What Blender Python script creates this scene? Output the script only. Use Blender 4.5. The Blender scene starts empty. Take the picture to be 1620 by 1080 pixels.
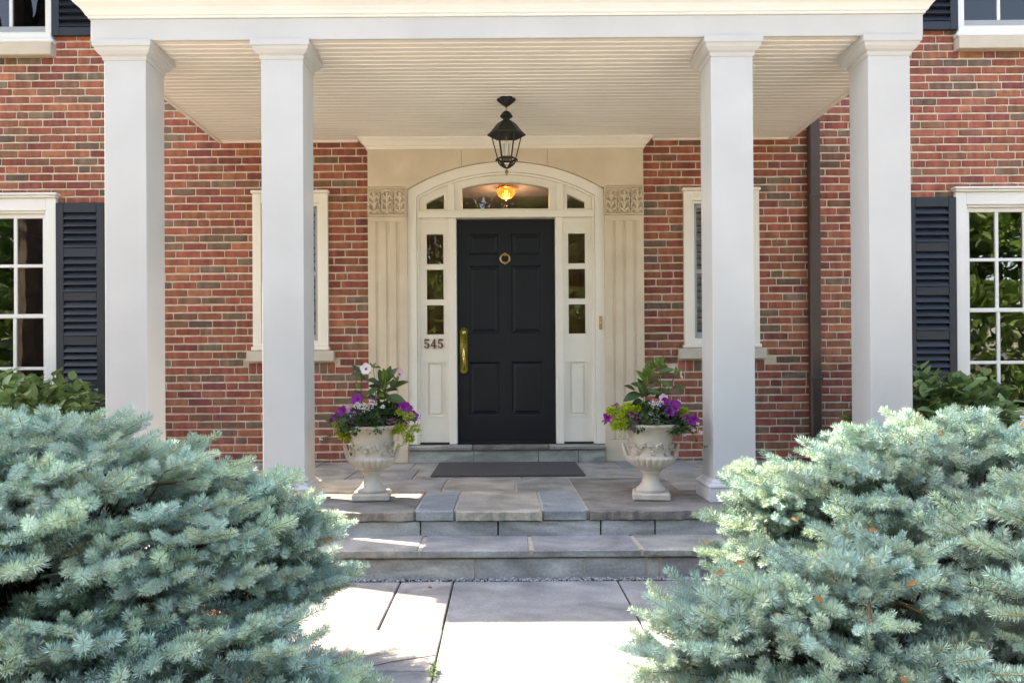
import bpy, bmesh, math, random
import numpy as np
from mathutils import Vector, Matrix
rnd = random.Random(7)
SC = bpy.context.scene
COL = SC.collection
# ------------------------------------------------------------------ camera
IMW = 1620.0
FPX, CX, CY = 1214.55, 792.66, 577.39
YAW, PITCH, ROLL = 0.0011, 0.0042, 0.0063
F0 = 0.303                                    # porch floor height above the path
CAM = Vector((-0.0413, -6.7955, 0.821 + F0))
def cam_axes():
    f = Vector((-math.sin(YAW)*math.cos(PITCH), math.cos(YAW)*math.cos(PITCH), math.sin(PITCH)))
    r = Vector((math.cos(YAW), math.sin(YAW), 0)); d = f.cross(r)
    c, s = math.cos(ROLL), math.sin(ROLL)
    return c*r+s*d, -s*r+c*d, f
AR, AD, AF = cam_axes()
cd = bpy.data.cameras.new('camera'); cam = bpy.data.objects.new('camera', cd); COL.objects.link(cam)
M = Matrix((AR, -AD, -AF)).transposed().to_4x4(); M.translation = CAM
cam.matrix_world = M
cd.sensor_width = 36; cd.lens = FPX/IMW*36
cd.shift_x = (IMW/2-CX)/IMW; cd.shift_y = (CY-540)/IMW
cd.clip_start = 0.05; cd.clip_end = 800
SC.camera = cam
def W(px, py, y):                              # pixel -> point on the plane at depth y
    d = AR*((px-CX)/FPX) + AD*((py-CY)/FPX) + AF
    return CAM + d*((y-CAM.y)/d.y)
def PX(p):
    v = Vector(p)-CAM; w = v.dot(AF)
    return CX+FPX*v.dot(AR)/w, CY+FPX*v.dot(AD)/w, w
# ------------------------------------------------------------------ world, sun, exposure
SUN_AZ, SUN_EL = math.radians(24.1), math.radians(52.8)   # from the left, a little behind the facade
wd = bpy.data.worlds.new('World'); SC.world = wd; wd.use_nodes = True
nt = wd.node_tree; nt.nodes.clear()
sky = nt.nodes.new('ShaderNodeTexSky'); sky.sky_type = 'NISHITA'; sky.sun_disc = False
sky.sun_elevation = SUN_EL
sdir = Vector((-math.cos(SUN_EL)*math.cos(SUN_AZ), math.cos(SUN_EL)*math.sin(SUN_AZ), math.sin(SUN_EL)))
sky.sun_rotation = math.atan2(sdir.x, sdir.y)
sky.dust_density = 2.5; sky.air_density = 1.0; sky.ozone_density = 1.0
bg = nt.nodes.new('ShaderNodeBackground'); bg.inputs[1].default_value = 0.15
wo = nt.nodes.new('ShaderNodeOutputWorld')
nt.links.new(sky.outputs[0], bg.inputs[0]); nt.links.new(bg.outputs[0], wo.inputs[0])
sl = bpy.data.lights.new('sun', 'SUN'); sl.energy = 4.0; sl.angle = math.radians(0.53); sl.color = (1, .94, .84)
sun = bpy.data.objects.new('sun', sl); COL.objects.link(sun)
sun.rotation_euler = sdir.to_track_quat('Z', 'Y').to_euler(); sun.location = (-20, 8, 30)
vs = SC.view_settings
vs.view_transform = 'Standard'; vs.look = 'None'; vs.gamma = 1; vs.use_curve_mapping = False
vs.exposure = 2.5
vs.use_white_balance = True; vs.white_balance_temperature = 7850; vs.white_balance_tint = 13.5
# ------------------------------------------------------------------ materials
def N(nt, t, **k):
    n = nt.nodes.new(t)
    for a, b in k.items(): setattr(n, a, b)
    return n
def mat(name, col, rough=.6, var=.08, scale=6, bump=0., bscale=60, metal=0., spec=.5, col2=None, objrand=0., attr=None, coords='Object', stretch=None, sub=0., detail=6):
    m = bpy.data.materials.new(name); m.use_nodes = True; t = m.node_tree; b = t.nodes['Principled BSDF']
    L = t.links.new
    tc = N(t, 'ShaderNodeTexCoord'); mp = N(t, 'ShaderNodeMapping'); L(tc.outputs[coords], mp.inputs[0])
    if stretch: mp.inputs['Scale'].default_value = stretch
    no = N(t, 'ShaderNodeTexNoise'); no.inputs['Scale'].default_value = scale; no.inputs['Detail'].default_value = detail
    L(mp.outputs[0], no.inputs[0])
    mx = N(t, 'ShaderNodeMix', data_type='RGBA', blend_type='MIX')
    c2 = col2 if col2 else tuple(max(0, c*(1-var*3)) for c in col)
    rp = N(t, 'ShaderNodeMapRange'); rp.inputs[1].default_value = .35; rp.inputs[2].default_value = .68
    L(no.outputs[0], rp.inputs[0]); L(rp.outputs[0], mx.inputs[0])
    mx.inputs[6].default_value = (*col, 1); mx.inputs[7].default_value = (*c2, 1)
    out = mx.outputs[2]
    if attr:
        at = N(t, 'ShaderNodeAttribute', attribute_name=attr)
        mu = N(t, 'ShaderNodeMix', data_type='RGBA', blend_type='MULTIPLY'); mu.inputs[0].default_value = 1
        L(out, mu.inputs[6]); L(at.outputs[0], mu.inputs[7]); out = mu.outputs[2]
    if objrand:
        oi = N(t, 'ShaderNodeObjectInfo'); mr = N(t, 'ShaderNodeMapRange')
        mr.inputs[3].default_value = 1-objrand; mr.inputs[4].default_value = 1+objrand
        L(oi.outputs['Random'], mr.inputs[0])
        hs = N(t, 'ShaderNodeHueSaturation'); L(out, hs.inputs['Color']); L(mr.outputs[0], hs.inputs['Value'])
        out = hs.outputs[0]
    L(out, b.inputs['Base Color'])
    b.inputs['Roughness'].default_value = rough; b.inputs['Metallic'].default_value = metal
    b.inputs['Specular IOR Level'].default_value = spec
    if sub:
        b.inputs['Transmission Weight'].default_value = 0
    if bump:
        n2 = N(t, 'ShaderNodeTexNoise'); n2.inputs['Scale'].default_value = bscale; n2.inputs['Detail'].default_value = 5
        L(mp.outputs[0], n2.inputs[0]); bp = N(t, 'ShaderNodeBump'); bp.inputs['Strength'].default_value = bump; bp.inputs['Distance'].default_value = .01
        L(n2.outputs[0], bp.inputs['Height']); L(bp.outputs[0], b.inputs['Normal'])
    return m
def leafmat(name, col, col2, rough=.5, attr=None, objrand=.2, scale=8, trans=.35):
    m = mat(name, col, rough, col2=col2, attr=attr, objrand=objrand, scale=scale)
    t = m.node_tree; b = t.nodes['Principled BSDF']; o = t.nodes['Material Output']
    src = b.inputs['Base Color'].links[0].from_socket
    tl = N(t, 'ShaderNodeBsdfTranslucent'); ms = N(t, 'ShaderNodeMixShader'); ms.inputs[0].default_value = trans
    t.links.new(src, tl.inputs[0]); t.links.new(b.outputs[0], ms.inputs[1]); t.links.new(tl.outputs[0], ms.inputs[2])
    t.links.new(ms.outputs[0], o.inputs[0]); return m
def brickmat(name, mode):
    m = mat(name, (1, 1, 1), .85, col2=(.68, .66, .64), scale=9, bump=.5, bscale=110, spec=.25, coords='Object' if mode == 'A' else 'Object')
    t = m.node_tree; b = t.nodes['Principled BSDF']
    tc = [n for n in t.nodes if n.type == 'TEX_COORD'][0]; mp = [n for n in t.nodes if n.type == 'MAPPING'][0]
    ge = N(t, 'ShaderNodeNewGeometry'); t.links.new(ge.outputs['Position'], mp.inputs[0])
    src = b.inputs['Base Color'].links[0].from_socket
    mu = N(t, 'ShaderNodeMix', data_type='RGBA', blend_type='MULTIPLY'); mu.inputs[0].default_value = 1
    t.links.new(src, mu.inputs[6])
    if mode == 'O':
        oi = N(t, 'ShaderNodeObjectInfo'); t.links.new(oi.outputs['Color'], mu.inputs[7])
    else:
        at = N(t, 'ShaderNodeAttribute', attribute_name='tone'); t.links.new(at.outputs[0], mu.inputs[7])
    # broad weathering, pale specks
    bn = N(t, 'ShaderNodeTexNoise'); bn.inputs['Scale'].default_value = 1.1; bn.inputs['Detail'].default_value = 5; t.links.new(ge.outputs['Position'], bn.inputs[0])
    br_ = N(t, 'ShaderNodeMapRange'); br_.inputs[1].default_value = .3; br_.inputs[2].default_value = .7; br_.inputs[3].default_value = .84; br_.inputs[4].default_value = 1.14; t.links.new(bn.outputs[0], br_.inputs[0])
    sn = N(t, 'ShaderNodeTexNoise'); sn.inputs['Scale'].default_value = 75; sn.inputs['Detail'].default_value = 2; t.links.new(ge.outputs['Position'], sn.inputs[0])
    sr = N(t, 'ShaderNodeMapRange'); sr.inputs[1].default_value = .735; sr.inputs[2].default_value = .80; sr.inputs[4].default_value = .6; t.links.new(sn.outputs[0], sr.inputs[0])
    wv = N(t, 'ShaderNodeTexNoise'); wv.inputs['Scale'].default_value = 1.0
    m2 = N(t, 'ShaderNodeMapping'); m2.inputs['Scale'].default_value = (22, 1, 5); t.links.new(ge.outputs['Position'], m2.inputs[0]); t.links.new(m2.outputs[0], wv.inputs[0])
    hs = N(t, 'ShaderNodeHueSaturation'); mr = N(t, 'ShaderNodeMapRange'); mr.inputs[1].default_value = .3; mr.inputs[2].default_value = .7; mr.inputs[3].default_value = .72; mr.inputs[4].default_value = 1.18
    t.links.new(wv.outputs[0], mr.inputs[0]); t.links.new(mr.outputs[0], hs.inputs['Value']); t.links.new(mu.outputs[2], hs.inputs['Color'])
    h2 = N(t, 'ShaderNodeHueSaturation'); t.links.new(hs.outputs[0], h2.inputs['Color']); t.links.new(br_.outputs[0], h2.inputs['Value'])
    sx_ = N(t, 'ShaderNodeMix', data_type='RGBA', blend_type='MIX'); t.links.new(sr.outputs[0], sx_.inputs[0]); t.links.new(h2.outputs[0], sx_.inputs[6]); sx_.inputs[7].default_value = (.62, .55, .46, 1)
    t.links.new(sx_.outputs[2], b.inputs['Base Color']); return m
def glassmat(name, ior=1.8, tint=(1, 1, 1), wob=.025):
    m = bpy.data.materials.new(name); m.use_nodes = True; t = m.node_tree; t.nodes.clear()
    o = N(t, 'ShaderNodeOutputMaterial'); tr = N(t, 'ShaderNodeBsdfTransparent'); tr.inputs[0].default_value = (*tint, 1)
    g = N(t, 'ShaderNodeBsdfGlossy'); g.inputs['Roughness'].default_value = .01
    fr = N(t, 'ShaderNodeFresnel'); fr.inputs[0].default_value = ior
    tc = N(t, 'ShaderNodeTexCoord'); no = N(t, 'ShaderNodeTexNoise'); no.inputs['Scale'].default_value = 3
    bp = N(t, 'ShaderNodeBump'); bp.inputs['Strength'].default_value = wob; bp.inputs['Distance'].default_value = .05
    t.links.new(tc.outputs['Object'], no.inputs[0]); t.links.new(no.outputs[0], bp.inputs['Height']); t.links.new(bp.outputs[0], g.inputs['Normal'])
    ms = N(t, 'ShaderNodeMixShader'); t.links.new(fr.outputs[0], ms.inputs[0]); t.links.new(tr.outputs[0], ms.inputs[1]); t.links.new(g.outputs[0], ms.inputs[2])
    t.links.new(ms.outputs[0], o.inputs[0]); return m
MT = {}
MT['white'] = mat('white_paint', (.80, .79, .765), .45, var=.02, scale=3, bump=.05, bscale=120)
MT['cream'] = mat('cream_paint', (.87, .81, .71), .42, var=.02, scale=3, bump=.05, bscale=120)
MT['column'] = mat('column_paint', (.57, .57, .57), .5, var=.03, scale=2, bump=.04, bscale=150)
MT['ceil'] = mat('ceiling_paint', (.85, .805, .73), .5, var=.02, scale=3)
MT['lime'] = mat('limestone', (.72, .60, .455), .85, var=.05, scale=3.5, bump=.25, bscale=140, col2=(.63, .515, .38))
MT['sill'] = mat('sill_stone', (.62, .54, .44), .85, var=.05, scale=5, bump=.25, bscale=140)
MT['door'] = mat('black_door_paint', (.010, .011, .017), .36, var=.05, spec=.3, bump=.05, bscale=200)
MT['shutter'] = mat('navy_shutter_paint', (.017, .022, .034), .45, var=.08, bump=.08, bscale=150)
MT['iron'] = mat('black_iron', (.012, .013, .013), .5, var=.15, bump=.2, bscale=90)
MT['brass'] = mat('polished_brass', (.78, .58, .24), .07, metal=1., var=.03)
MT['brassold'] = mat('aged_brass', (.62, .42, .20), .33, metal=1., var=.1)
MT['copper'] = mat('brown_number', (.20, .085, .04), .45, metal=.3, var=.1)
MT['spout'] = mat('brown_downspout', (.075, .046, .038), .4, var=.06)
MT['mortar'] = mat('mortar', (.72, .59, .46), .95, var=.09, scale=14, bump=.5, bscale=160)
MT['brickO'] = brickmat('brick_clay', 'O'); MT['brickA'] = brickmat('brick_clay_joined', 'A')
MT['glass'] = glassmat('window_glass', 1.75); MT['sideglass'] = glassmat('sidelight_glass', 1.75, wob=.05)
MT['lampglass'] = glassmat('lantern_glass', 1.08)
MT['room'] = mat('dark_room', (.10, .085, .07), .9); MT['warmroom'] = mat('warm_room', (.42, .19, .07), .9)
MT['foyer'] = mat('foyer_wall', (.36, .33, .31), .9)
MT['blind'] = mat('grey_shutter_slat', (.42, .41, .39), .6)
MT['sash'] = mat('grey_sash', (.36, .37, .39), .5, var=.02)
def stone(name, c, c2, b=.35, rough=.72):
    m = mat(name, c, rough, col2=c2, scale=4.5, bump=b, bscale=38, coords='Object', stretch=(1, 1.6, 2.6), detail=9)
    t = m.node_tree; bs = t.nodes['Principled BSDF']; L = t.links.new
    ge = N(t, 'ShaderNodeNewGeometry'); src = bs.inputs['Base Color'].links[0].from_socket
    mp = N(t, 'ShaderNodeMapping'); mp.inputs['Scale'].default_value = (1, 1, 3); L(ge.outputs['Position'], mp.inputs[0])
    n1 = N(t, 'ShaderNodeTexNoise'); n1.inputs['Scale'].default_value = 2.6; n1.inputs['Detail'].default_value = 8; n1.inputs['Distortion'].default_value = 1.2; L(mp.outputs[0], n1.inputs[0])
    n2 = N(t, 'ShaderNodeTexNoise'); n2.inputs['Scale'].default_value = 70; n2.inputs['Detail'].default_value = 4; L(ge.outputs['Position'], n2.inputs[0])
    r1 = N(t, 'ShaderNodeMapRange'); r1.inputs[1].default_value = .3; r1.inputs[2].default_value = .72; r1.inputs[3].default_value = .66; r1.inputs[4].default_value = 1.42; L(n1.outputs[0], r1.inputs[0])
    r2 = N(t, 'ShaderNodeMapRange'); r2.inputs[1].default_value = .3; r2.inputs[2].default_value = .7; r2.inputs[3].default_value = .86; r2.inputs[4].default_value = 1.14; L(n2.outputs[0], r2.inputs[0])
    mu = N(t, 'ShaderNodeMath', operation='MULTIPLY'); L(r1.outputs[0], mu.inputs[0]); L(r2.outputs[0], mu.inputs[1])
    hs = N(t, 'ShaderNodeHueSaturation'); L(src, hs.inputs['Color']); L(mu.outputs[0], hs.inputs['Value'])
    # warm rusty veil and pale lime bloom in patches
    n3 = N(t, 'ShaderNodeTexNoise'); n3.inputs['Scale'].default_value = 5.5; n3.inputs['Detail'].default_value = 7; n3.inputs['Distortion'].default_value = .8; L(mp.outputs[0], n3.inputs[0])
    r3 = N(t, 'ShaderNodeMapRange'); r3.inputs[1].default_value = .56; r3.inputs[2].default_value = .78; r3.inputs[4].default_value = .55; L(n3.outputs[0], r3.inputs[0])
    mx = N(t, 'ShaderNodeMix', data_type='RGBA', blend_type='MIX'); L(r3.outputs[0], mx.inputs[0]); L(hs.outputs[0], mx.inputs[6]); mx.inputs[7].default_value = (.34, .30, .25, 1)
    L(mx.outputs[2], bs.inputs['Base Color']); return m
MT['st_grey'] = stone('bluestone_grey', (.345, .335, .31), (.25, .244, .226))
MT['st_blue'] = stone('bluestone_blue', (.28, .305, .32), (.215, .24, .26))
MT['st_tan'] = stone('bluestone_tan', (.42, .39, .335), (.31, .29, .25))
MT['st_green'] = stone('bluestone_green', (.34, .34, .31), (.24, .24, .22))
MT['st_lilac'] = stone('bluestone_lilac', (.30, .298, .303), (.23, .23, .238))
MT['st_dark'] = stone('bluestone_dark', (.25, .233, .21), (.13, .12, .108), .8)
MT['st_riser'] = stone('riser_stone_pale', (.44, .425, .39), (.33, .322, .30))
MT['st_riser2'] = stone('riser_stone_grey', (.37, .368, .36), (.28, .28, .275))
MT['st_path'] = stone('path_flagstone', (.265, .275, .285), (.20, .21, .22), .25)
MT['st_path2'] = stone('path_flagstone_warm', (.29, .285, .28), (.225, .222, .22), .25)
MT['grout'] = mat('grout', (.52, .46, .39), .95, var=.1, scale=20, bump=.4)
MT['dirtjoint'] = mat('dirt_joint', (.06, .05, .04), 1., var=.2, scale=30)
MT['mat'] = mat('charcoal_mat', (.12, .115, .117), .95, var=.2, scale=160, bump=.8, bscale=500)
MT['urn'] = mat('cast_stone', (.58, .52, .44), .85, col2=(.40, .35, .285), scale=7, bump=.3, bscale=90)
MT['mulch'] = mat('mulch', (.125, .06, .035), .95, col2=(.05, .024, .015), scale=25, bump=1., bscale=60)
MT['chip'] = mat('mulch_chip', (.17, .085, .05), .9, col2=(.07, .035, .02), scale=14, attr='tone')
MT['gravel'] = mat('gravel_stone', (.40, .41, .43), .8, col2=(.22, .23, .25), scale=40)
MT['lawn'] = mat('lawn', (.055, .10, .022), .95, col2=(.035, .065, .014), scale=9, bump=.8, bscale=80)
MT['needle'] = leafmat('spruce_needles', (.43, .565, .50), (.34, .50, .405), .55, attr='tone', objrand=.22, scale=5, trans=.10)
MT['twig'] = mat('spruce_twig', (.16, .085, .04), .9, var=.15, scale=30)
MT['shootstem'] = mat('green_shoot_stem', (.38, .38, .16), .8, var=.1, scale=30)
MT['bud'] = mat('spruce_bud', (.45, .20, .07), .8, var=.15, scale=30)
MT['shrub'] = leafmat('shrub_leaf', (.20, .31, .11), (.14, .235, .08), .38, objrand=.35, trans=.3)
MT['shruby'] = leafmat('yellowed_leaf', (.23, .25, .03), (.14, .20, .03), .42, objrand=.3, trans=.4)
MT['stem'] = mat('green_stem', (.07, .09, .03), .8, var=.1)
MT['bark'] = mat('bark', (.09, .07, .052), .95, var=.2, scale=12, bump=.8, bscale=20)
MT['mandleaf'] = leafmat('mandevilla_leaf', (.075, .130, .036), (.048, .09, .026), .3, objrand=.35, trans=.3)
MT['younggreen'] = leafmat('young_leaf', (.15, .25, .04), (.10, .19, .03), .35, objrand=.25, trans=.45)
MT['dkgreen'] = leafmat('filler_leaf', (.080, .150, .050), (.052, .110, .036), .45, objrand=.2, attr='tone', trans=.3)
MT['lime_leaf'] = leafmat('chartreuse_leaf', (.52, .58, .04), (.38, .50, .04), .45, objrand=.1, attr='tone', trans=.45)
MT['purple'] = leafmat('petunia_petal', (.33, .006, .30), (.24, .004, .24), .5, objrand=.2, trans=.35)
MT['pink'] = leafmat('pink_petal', (.75, .40, .50), (.80, .62, .66), .5, objrand=.1, trans=.35)
MT['whitepetal'] = leafmat('white_petal', (.82, .78, .76), (.80, .70, .70), .5, objrand=.05, trans=.3)
MT['mauve'] = leafmat('mauve_petal', (.36, .13, .26), (.28, .10, .19), .5, objrand=.1, attr='tone', trans=.3)
MT['redeye'] = mat('flower_eye', (.5, .05, .03), .6)
MT['tree_leaf'] = leafmat('tree_leaf', (.12, .20, .035), (.07, .135, .025), .45, objrand=.0, attr='tone', trans=.4)
MT['dryleaf'] = leafmat('dry_leaf', (.42, .22, .09), (.30, .14, .05), .7, objrand=.3, trans=.3)
MT['candle'] = mat('candle_tube', (.72, .70, .62), .6)
MT['roof'] = mat('roof_shingle', (.09, .085, .08), .95, var=.2, scale=20)
MT['bounce_pale'] = mat('bounce_concrete', (.50, .485, .46), .9, var=.06, scale=4, bump=.2)
MT['asphalt'] = mat('asphalt', (.05, .05, .05), .95, var=.15, scale=30)
def emis(name, col, s):
    m = bpy.data.materials.new(name); m.use_nodes = True; b = m.node_tree.nodes['Principled BSDF']
    b.inputs['Base Color'].default_value = (*col, 1); b.inputs['Emission Color'].default_value = (*col, 1); b.inputs['Emission Strength'].default_value = s
    return m
MT['bulb'] = emis('lit_bulb', (1, .38, .08), 3.2)
# ------------------------------------------------------------------ mesh helpers
def tag(o, label=None, cat=None, group=None, kind=None):
    if label: o['label'] = label
    if cat: o['category'] = cat
    if group: o['group'] = group
    if kind: o['kind'] = kind
    return o
def empty(name, loc=(0, 0, 0), rz=0):
    o = bpy.data.objects.new(name, None); COL.objects.link(o); o.location = loc; o.rotation_euler.z = rz
    o.empty_display_size = .1; return o
def link(name, me, parent=None, loc=None):
    o = bpy.data.objects.new(name, me); COL.objects.link(o)
    if parent: o.parent = parent
    if loc is not None: o.location = loc
    return o
class MB:
    def __init__(s): s.v = []; s.f = []; s.mi = []; s.m = 0
    def add(s, vs, fs):
        b = len(s.v); s.v += [tuple(v) for v in vs]; s.f += [tuple(i+b for i in f) for f in fs]; s.mi += [s.m]*len(fs); return s
    def box(s, x0, x1, y0, y1, z0, z1):
        return s.add([(x, y, z) for z in (z0, z1) for y in (y0, y1) for x in (x0, x1)],
                     [(0, 2, 3, 1), (4, 5, 7, 6), (0, 1, 5, 4), (2, 6, 7, 3), (0, 4, 6, 2), (1, 3, 7, 5)])
    def cbox(s, x0, x1, y0, y1, z0, z1, c=.004):
        C = ((x0+x1)/2, (y0+y1)/2, (z0+z1)/2); H = ((x1-x0)/2, (y1-y0)/2, (z1-z0)/2)
        c = min(c, .45*min(H)); vs = []; ix = {}
        for sx in (-1, 1):
            for sy in (-1, 1):
                for sz in (-1, 1):
                    S = (sx, sy, sz)
                    for a in range(3):
                        ix[S, a] = len(vs); vs.append(tuple(C[k]+S[k]*(H[k]-(0 if k == a else c)) for k in range(3)))
        fs = []
        for a in range(3):
            b, d = (a+1) % 3, (a+2) % 3
            for sa in (-1, 1):
                q = []
                for (sb, sd) in ((-1, -1), (1, -1), (1, 1), (-1, 1)):
                    S = [0]*3; S[a] = sa; S[b] = sb; S[d] = sd; q.append(ix[tuple(S), a])
                fs.append(q if sa > 0 else q[::-1])
            for sb in (-1, 1):
                for sd in (-1, 1):
                    S0 = [0]*3; S0[a] = -1; S0[b] = sb; S0[d] = sd; S1 = list(S0); S1[a] = 1
                    q = [ix[tuple(S0), b], ix[tuple(S1), b], ix[tuple(S1), d], ix[tuple(S0), d]]
                    fs.append(q if sb*sd < 0 else q[::-1])
        for sx in (-1, 1):
            for sy in (-1, 1):
                for sz in (-1, 1):
                    S = (sx, sy, sz); q = [ix[S, 0], ix[S, 1], ix[S, 2]]
                    fs.append(q if sx*sy*sz > 0 else q[::-1])
        return s.add(vs, fs)
    def prism(s, poly, y0, y1):               # poly in (x,z), counter-clockwise seen from -y
        n = len(poly); vs = [(x, y0, z) for x, z in poly]+[(x, y1, z) for x, z in poly]
        fs = [tuple(range(n)), tuple(range(2*n-1, n-1, -1))]+[(i, i+n, (i+1) % n+n, (i+1) % n) for i in range(n)]
        return s.add(vs, fs)
    def lathe(s, prof, n=24, c=(0, 0, 0), mod=None, a0=0.):
        vs = []
        for r, z in prof:
            for i in range(n):
                a = a0+2*math.pi*i/n; rr = r*(mod(a, z) if mod else 1); vs.append((c[0]+rr*math.cos(a), c[1]+rr*math.sin(a), c[2]+z))
        fs = []
        for j in range(len(prof)-1):
            for i in range(n):
                k = (i+1) % n; fs.append((j*n+i, j*n+k, (j+1)*n+k, (j+1)*n+i))
        fs.append(tuple(range(n-1, -1, -1))); fs.append(tuple(range((len(prof)-1)*n, len(prof)*n)))
        return s.add(vs, fs)
    def tube(s, pts, r, n=6):
        pts = [Vector(p) for p in pts]; m = len(pts); rs = r if isinstance(r, (list, tuple)) else [r]*m
        vs = []; up = None
        for i, p in enumerate(pts):
            d = (pts[min(i+1, m-1)]-pts[max(i-1, 0)]).normalized()
            if up is None: up = d.orthogonal().normalized()
            up = (up-d*up.dot(d)); up = up.normalized() if up.length > 1e-6 else d.orthogonal().normalized()
            sd = d.cross(up)
            for k in range(n):
                a = 2*math.pi*k/n; vs.append(p+(up*math.cos(a)+sd*math.sin(a))*rs[i])
        fs = [(j*n+i, j*n+(i+1) % n, (j+1)*n+(i+1) % n, (j+1)*n+i) for j in range(m-1) for i in range(n)]
        fs += [tuple(range(n-1, -1, -1)), tuple(range((m-1)*n, m*n))]
        return s.add(vs, fs)
    def sweep(s, prof, path, closed=False):    # prof: (out, dz); path: list of (x, y, outdir)
        n = len(prof); vs = []
        for (x, y, z, ox, oy) in path:
            for o, dz in prof: vs.append((x+ox*o, y+oy*o, z+dz))
        m = len(path); fs = []
        for j in range(m-(0 if closed else 1)):
            k = (j+1) % m
            for i in range(n-1): fs.append((j*n+i, k*n+i, k*n+i+1, j*n+i+1))
        return s.add(vs, fs)
    def mesh(s, name, mats, smooth=False):
        me = bpy.data.meshes.new(name); me.from_pydata(s.v, [], s.f)
        for m in (mats if isinstance(mats, (list, tuple)) else [mats]): me.materials.append(m)
        if any(s.mi): me.polygons.foreach_set('material_index', s.mi)
        if smooth: me.polygons.foreach_set('use_smooth', [True]*len(me.polygons))
        me.update(); return me
    def fix(s):                                # make normals consistent
        return s
    def build(s, name, mats, parent=None, smooth=False, recalc=True):
        me = s.mesh(name, mats, smooth)
        if recalc:
            bm = bmesh.new(); bm.from_mesh(me); bmesh.ops.recalc_face_normals(bm, faces=bm.faces); bm.to_mesh(me); bm.free()
        if smooth: 
            try: me.set_sharp_from_angle(angle=math.radians(38))
            except Exception: pass
        return link(name, me, parent)
def npmesh(name, V, Fq, mats, tone=None, mi=None, smooth=False):
    """V (n,3); Fq (m,k) same-size faces; tone per vertex grey or rgb."""
    me = bpy.data.meshes.new(name); V = np.asarray(V, np.float32); Fq = np.asarray(Fq, np.int32); m, k = Fq.shape
    me.vertices.add(len(V)); me.vertices.foreach_set('co', V.ravel())
    me.loops.add(m*k); me.loops.foreach_set('vertex_index', Fq.ravel())
    me.polygons.add(m); me.polygons.foreach_set('loop_start', np.arange(m, dtype=np.int32)*k)
    if mi is not None: me.polygons.foreach_set('material_index', np.asarray(mi, np.int32))
    for q in (mats if isinstance(mats, (list, tuple)) else [mats]): me.materials.append(q)
    if smooth: me.polygons.foreach_set('use_smooth', np.ones(m, bool))
    me.update(calc_edges=True)
    if tone is not None:
        tone = np.asarray(tone, np.float32)
        if tone.ndim == 1: tone = np.repeat(tone[:, None], 3, 1)
        a = me.color_attributes.new('tone', 'FLOAT_COLOR', 'POINT')
        a.data.foreach_set('color', np.concatenate([tone, np.ones((len(tone), 1), np.float32)], 1).ravel())
    return me
def settone(me, tones):                        # per-vertex tones on an existing mesh
    a = me.color_attributes.new('tone', 'FLOAT_COLOR', 'POINT'); t = np.asarray(tones, np.float32)
    if t.ndim == 1: t = np.repeat(t[:, None], 3, 1)
    a.data.foreach_set('color', np.concatenate([t, np.ones((len(t), 1), np.float32)], 1).ravel())
Z = lambda z: z+F0                             # height above porch floor -> world
def zc(py): return CAM.z+(CY-py)/179.0         # roll-corrected pixel row -> height near the wall
# ================================================================== SETTING
g = MB(); g.add([(-150, -220, -.03), (150, -220, -.03), (150, 60, -.03), (-150, 60, -.03)], [(0, 1, 2, 3)])
tag(g.build('ground', MT['lawn'], recalc=False), kind='structure')
g = MB(); g.add([(-7.5, -5.2, -.018), (7.5, -5.2, -.018), (7.5, .2, -.018), (-7.5, .2, -.018)], [(0, 1, 2, 3)])
tag(g.build('planting_bed', MT['mulch'], recalc=False), kind='structure')
g = MB(); g.add([(-60, -19, -.02), (60, -19, -.02), (60, -13.5, -.02), (-60, -13.5, -.02)], [(0, 1, 2, 3)])
tag(g.build('road', MT['asphalt'], recalc=False), kind='structure')
g = MB(); g.add([(-16, -12.2, -.014), (16, -12.2, -.014), (16, -5.21, -.014), (-16, -5.21, -.014)], [(0, 1, 2, 3)])
tag(g.build('bounce_paving', MT['bounce_pale'], recalc=False), kind='structure')  # unseen pale paving added to bounce sunlight onto the porch ceiling
def slab(name, x0, x1, y0, y1, z0, z1, m, parent, rough_front=0., jit=.004, c=.006, seed=0, sk=0.):
    """A flagstone: uneven outline, chamfered, front edge broken when rough_front > 0."""
    r = random.Random(seed*7919+int(x0*1000)*31+int(y0*1000)); nx = max(2, int((x1-x0)/(.035 if rough_front else .07))); out = []
    for i in range(nx+1):
        x = x0+(x1-x0)*i/nx; e = r.uniform(-1, 1)
        out.append((x+(sk if 0 else 0), y0+(e*rough_front if rough_front else r.uniform(-jit, jit)*.6)))
    out[0] = (x0+r.uniform(0, jit), out[0][1]); out[-1] = (x1-r.uniform(0, jit), out[-1][1])
    for i in range(nx+1):
        x = x1-(x1-x0)*i/nx; out.append((x-sk*0, y1+r.uniform(-jit, jit)*.6))
    n = len(out); cx, cy = (x0+x1)/2, (y0+y1)/2
    rings = []
    for k, (ins, z) in enumerate(((0, z0), (0, z1-c), (c, z1))):
        ring = []
        for (x, y) in out:
            yy = y
            if rough_front and y < cy:
                yy = y+(r.uniform(0, rough_front*1.2) if k == 0 else (-r.uniform(0, rough_front*.6) if k == 1 else r.uniform(0, rough_front)))
            ring.append((x+(ins if x < cx else -ins), yy+(ins if y < cy else -ins), z+(r.uniform(-.0012, .0012) if k == 2 else 0)))
        rings.append(ring)
    b = MB(); vs = rings[0]+rings[1]+rings[2]; fs = []
    for k in range(2):
        for i in range(n): j = (i+1) % n; fs.append((k*n+i, k*n+j, (k+1)*n+j, (k+1)*n+i))
    fs.append(tuple(range(2*n, 3*n))); b.add(vs, fs)
    return b.build(name, m, parent)
S = MT
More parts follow.
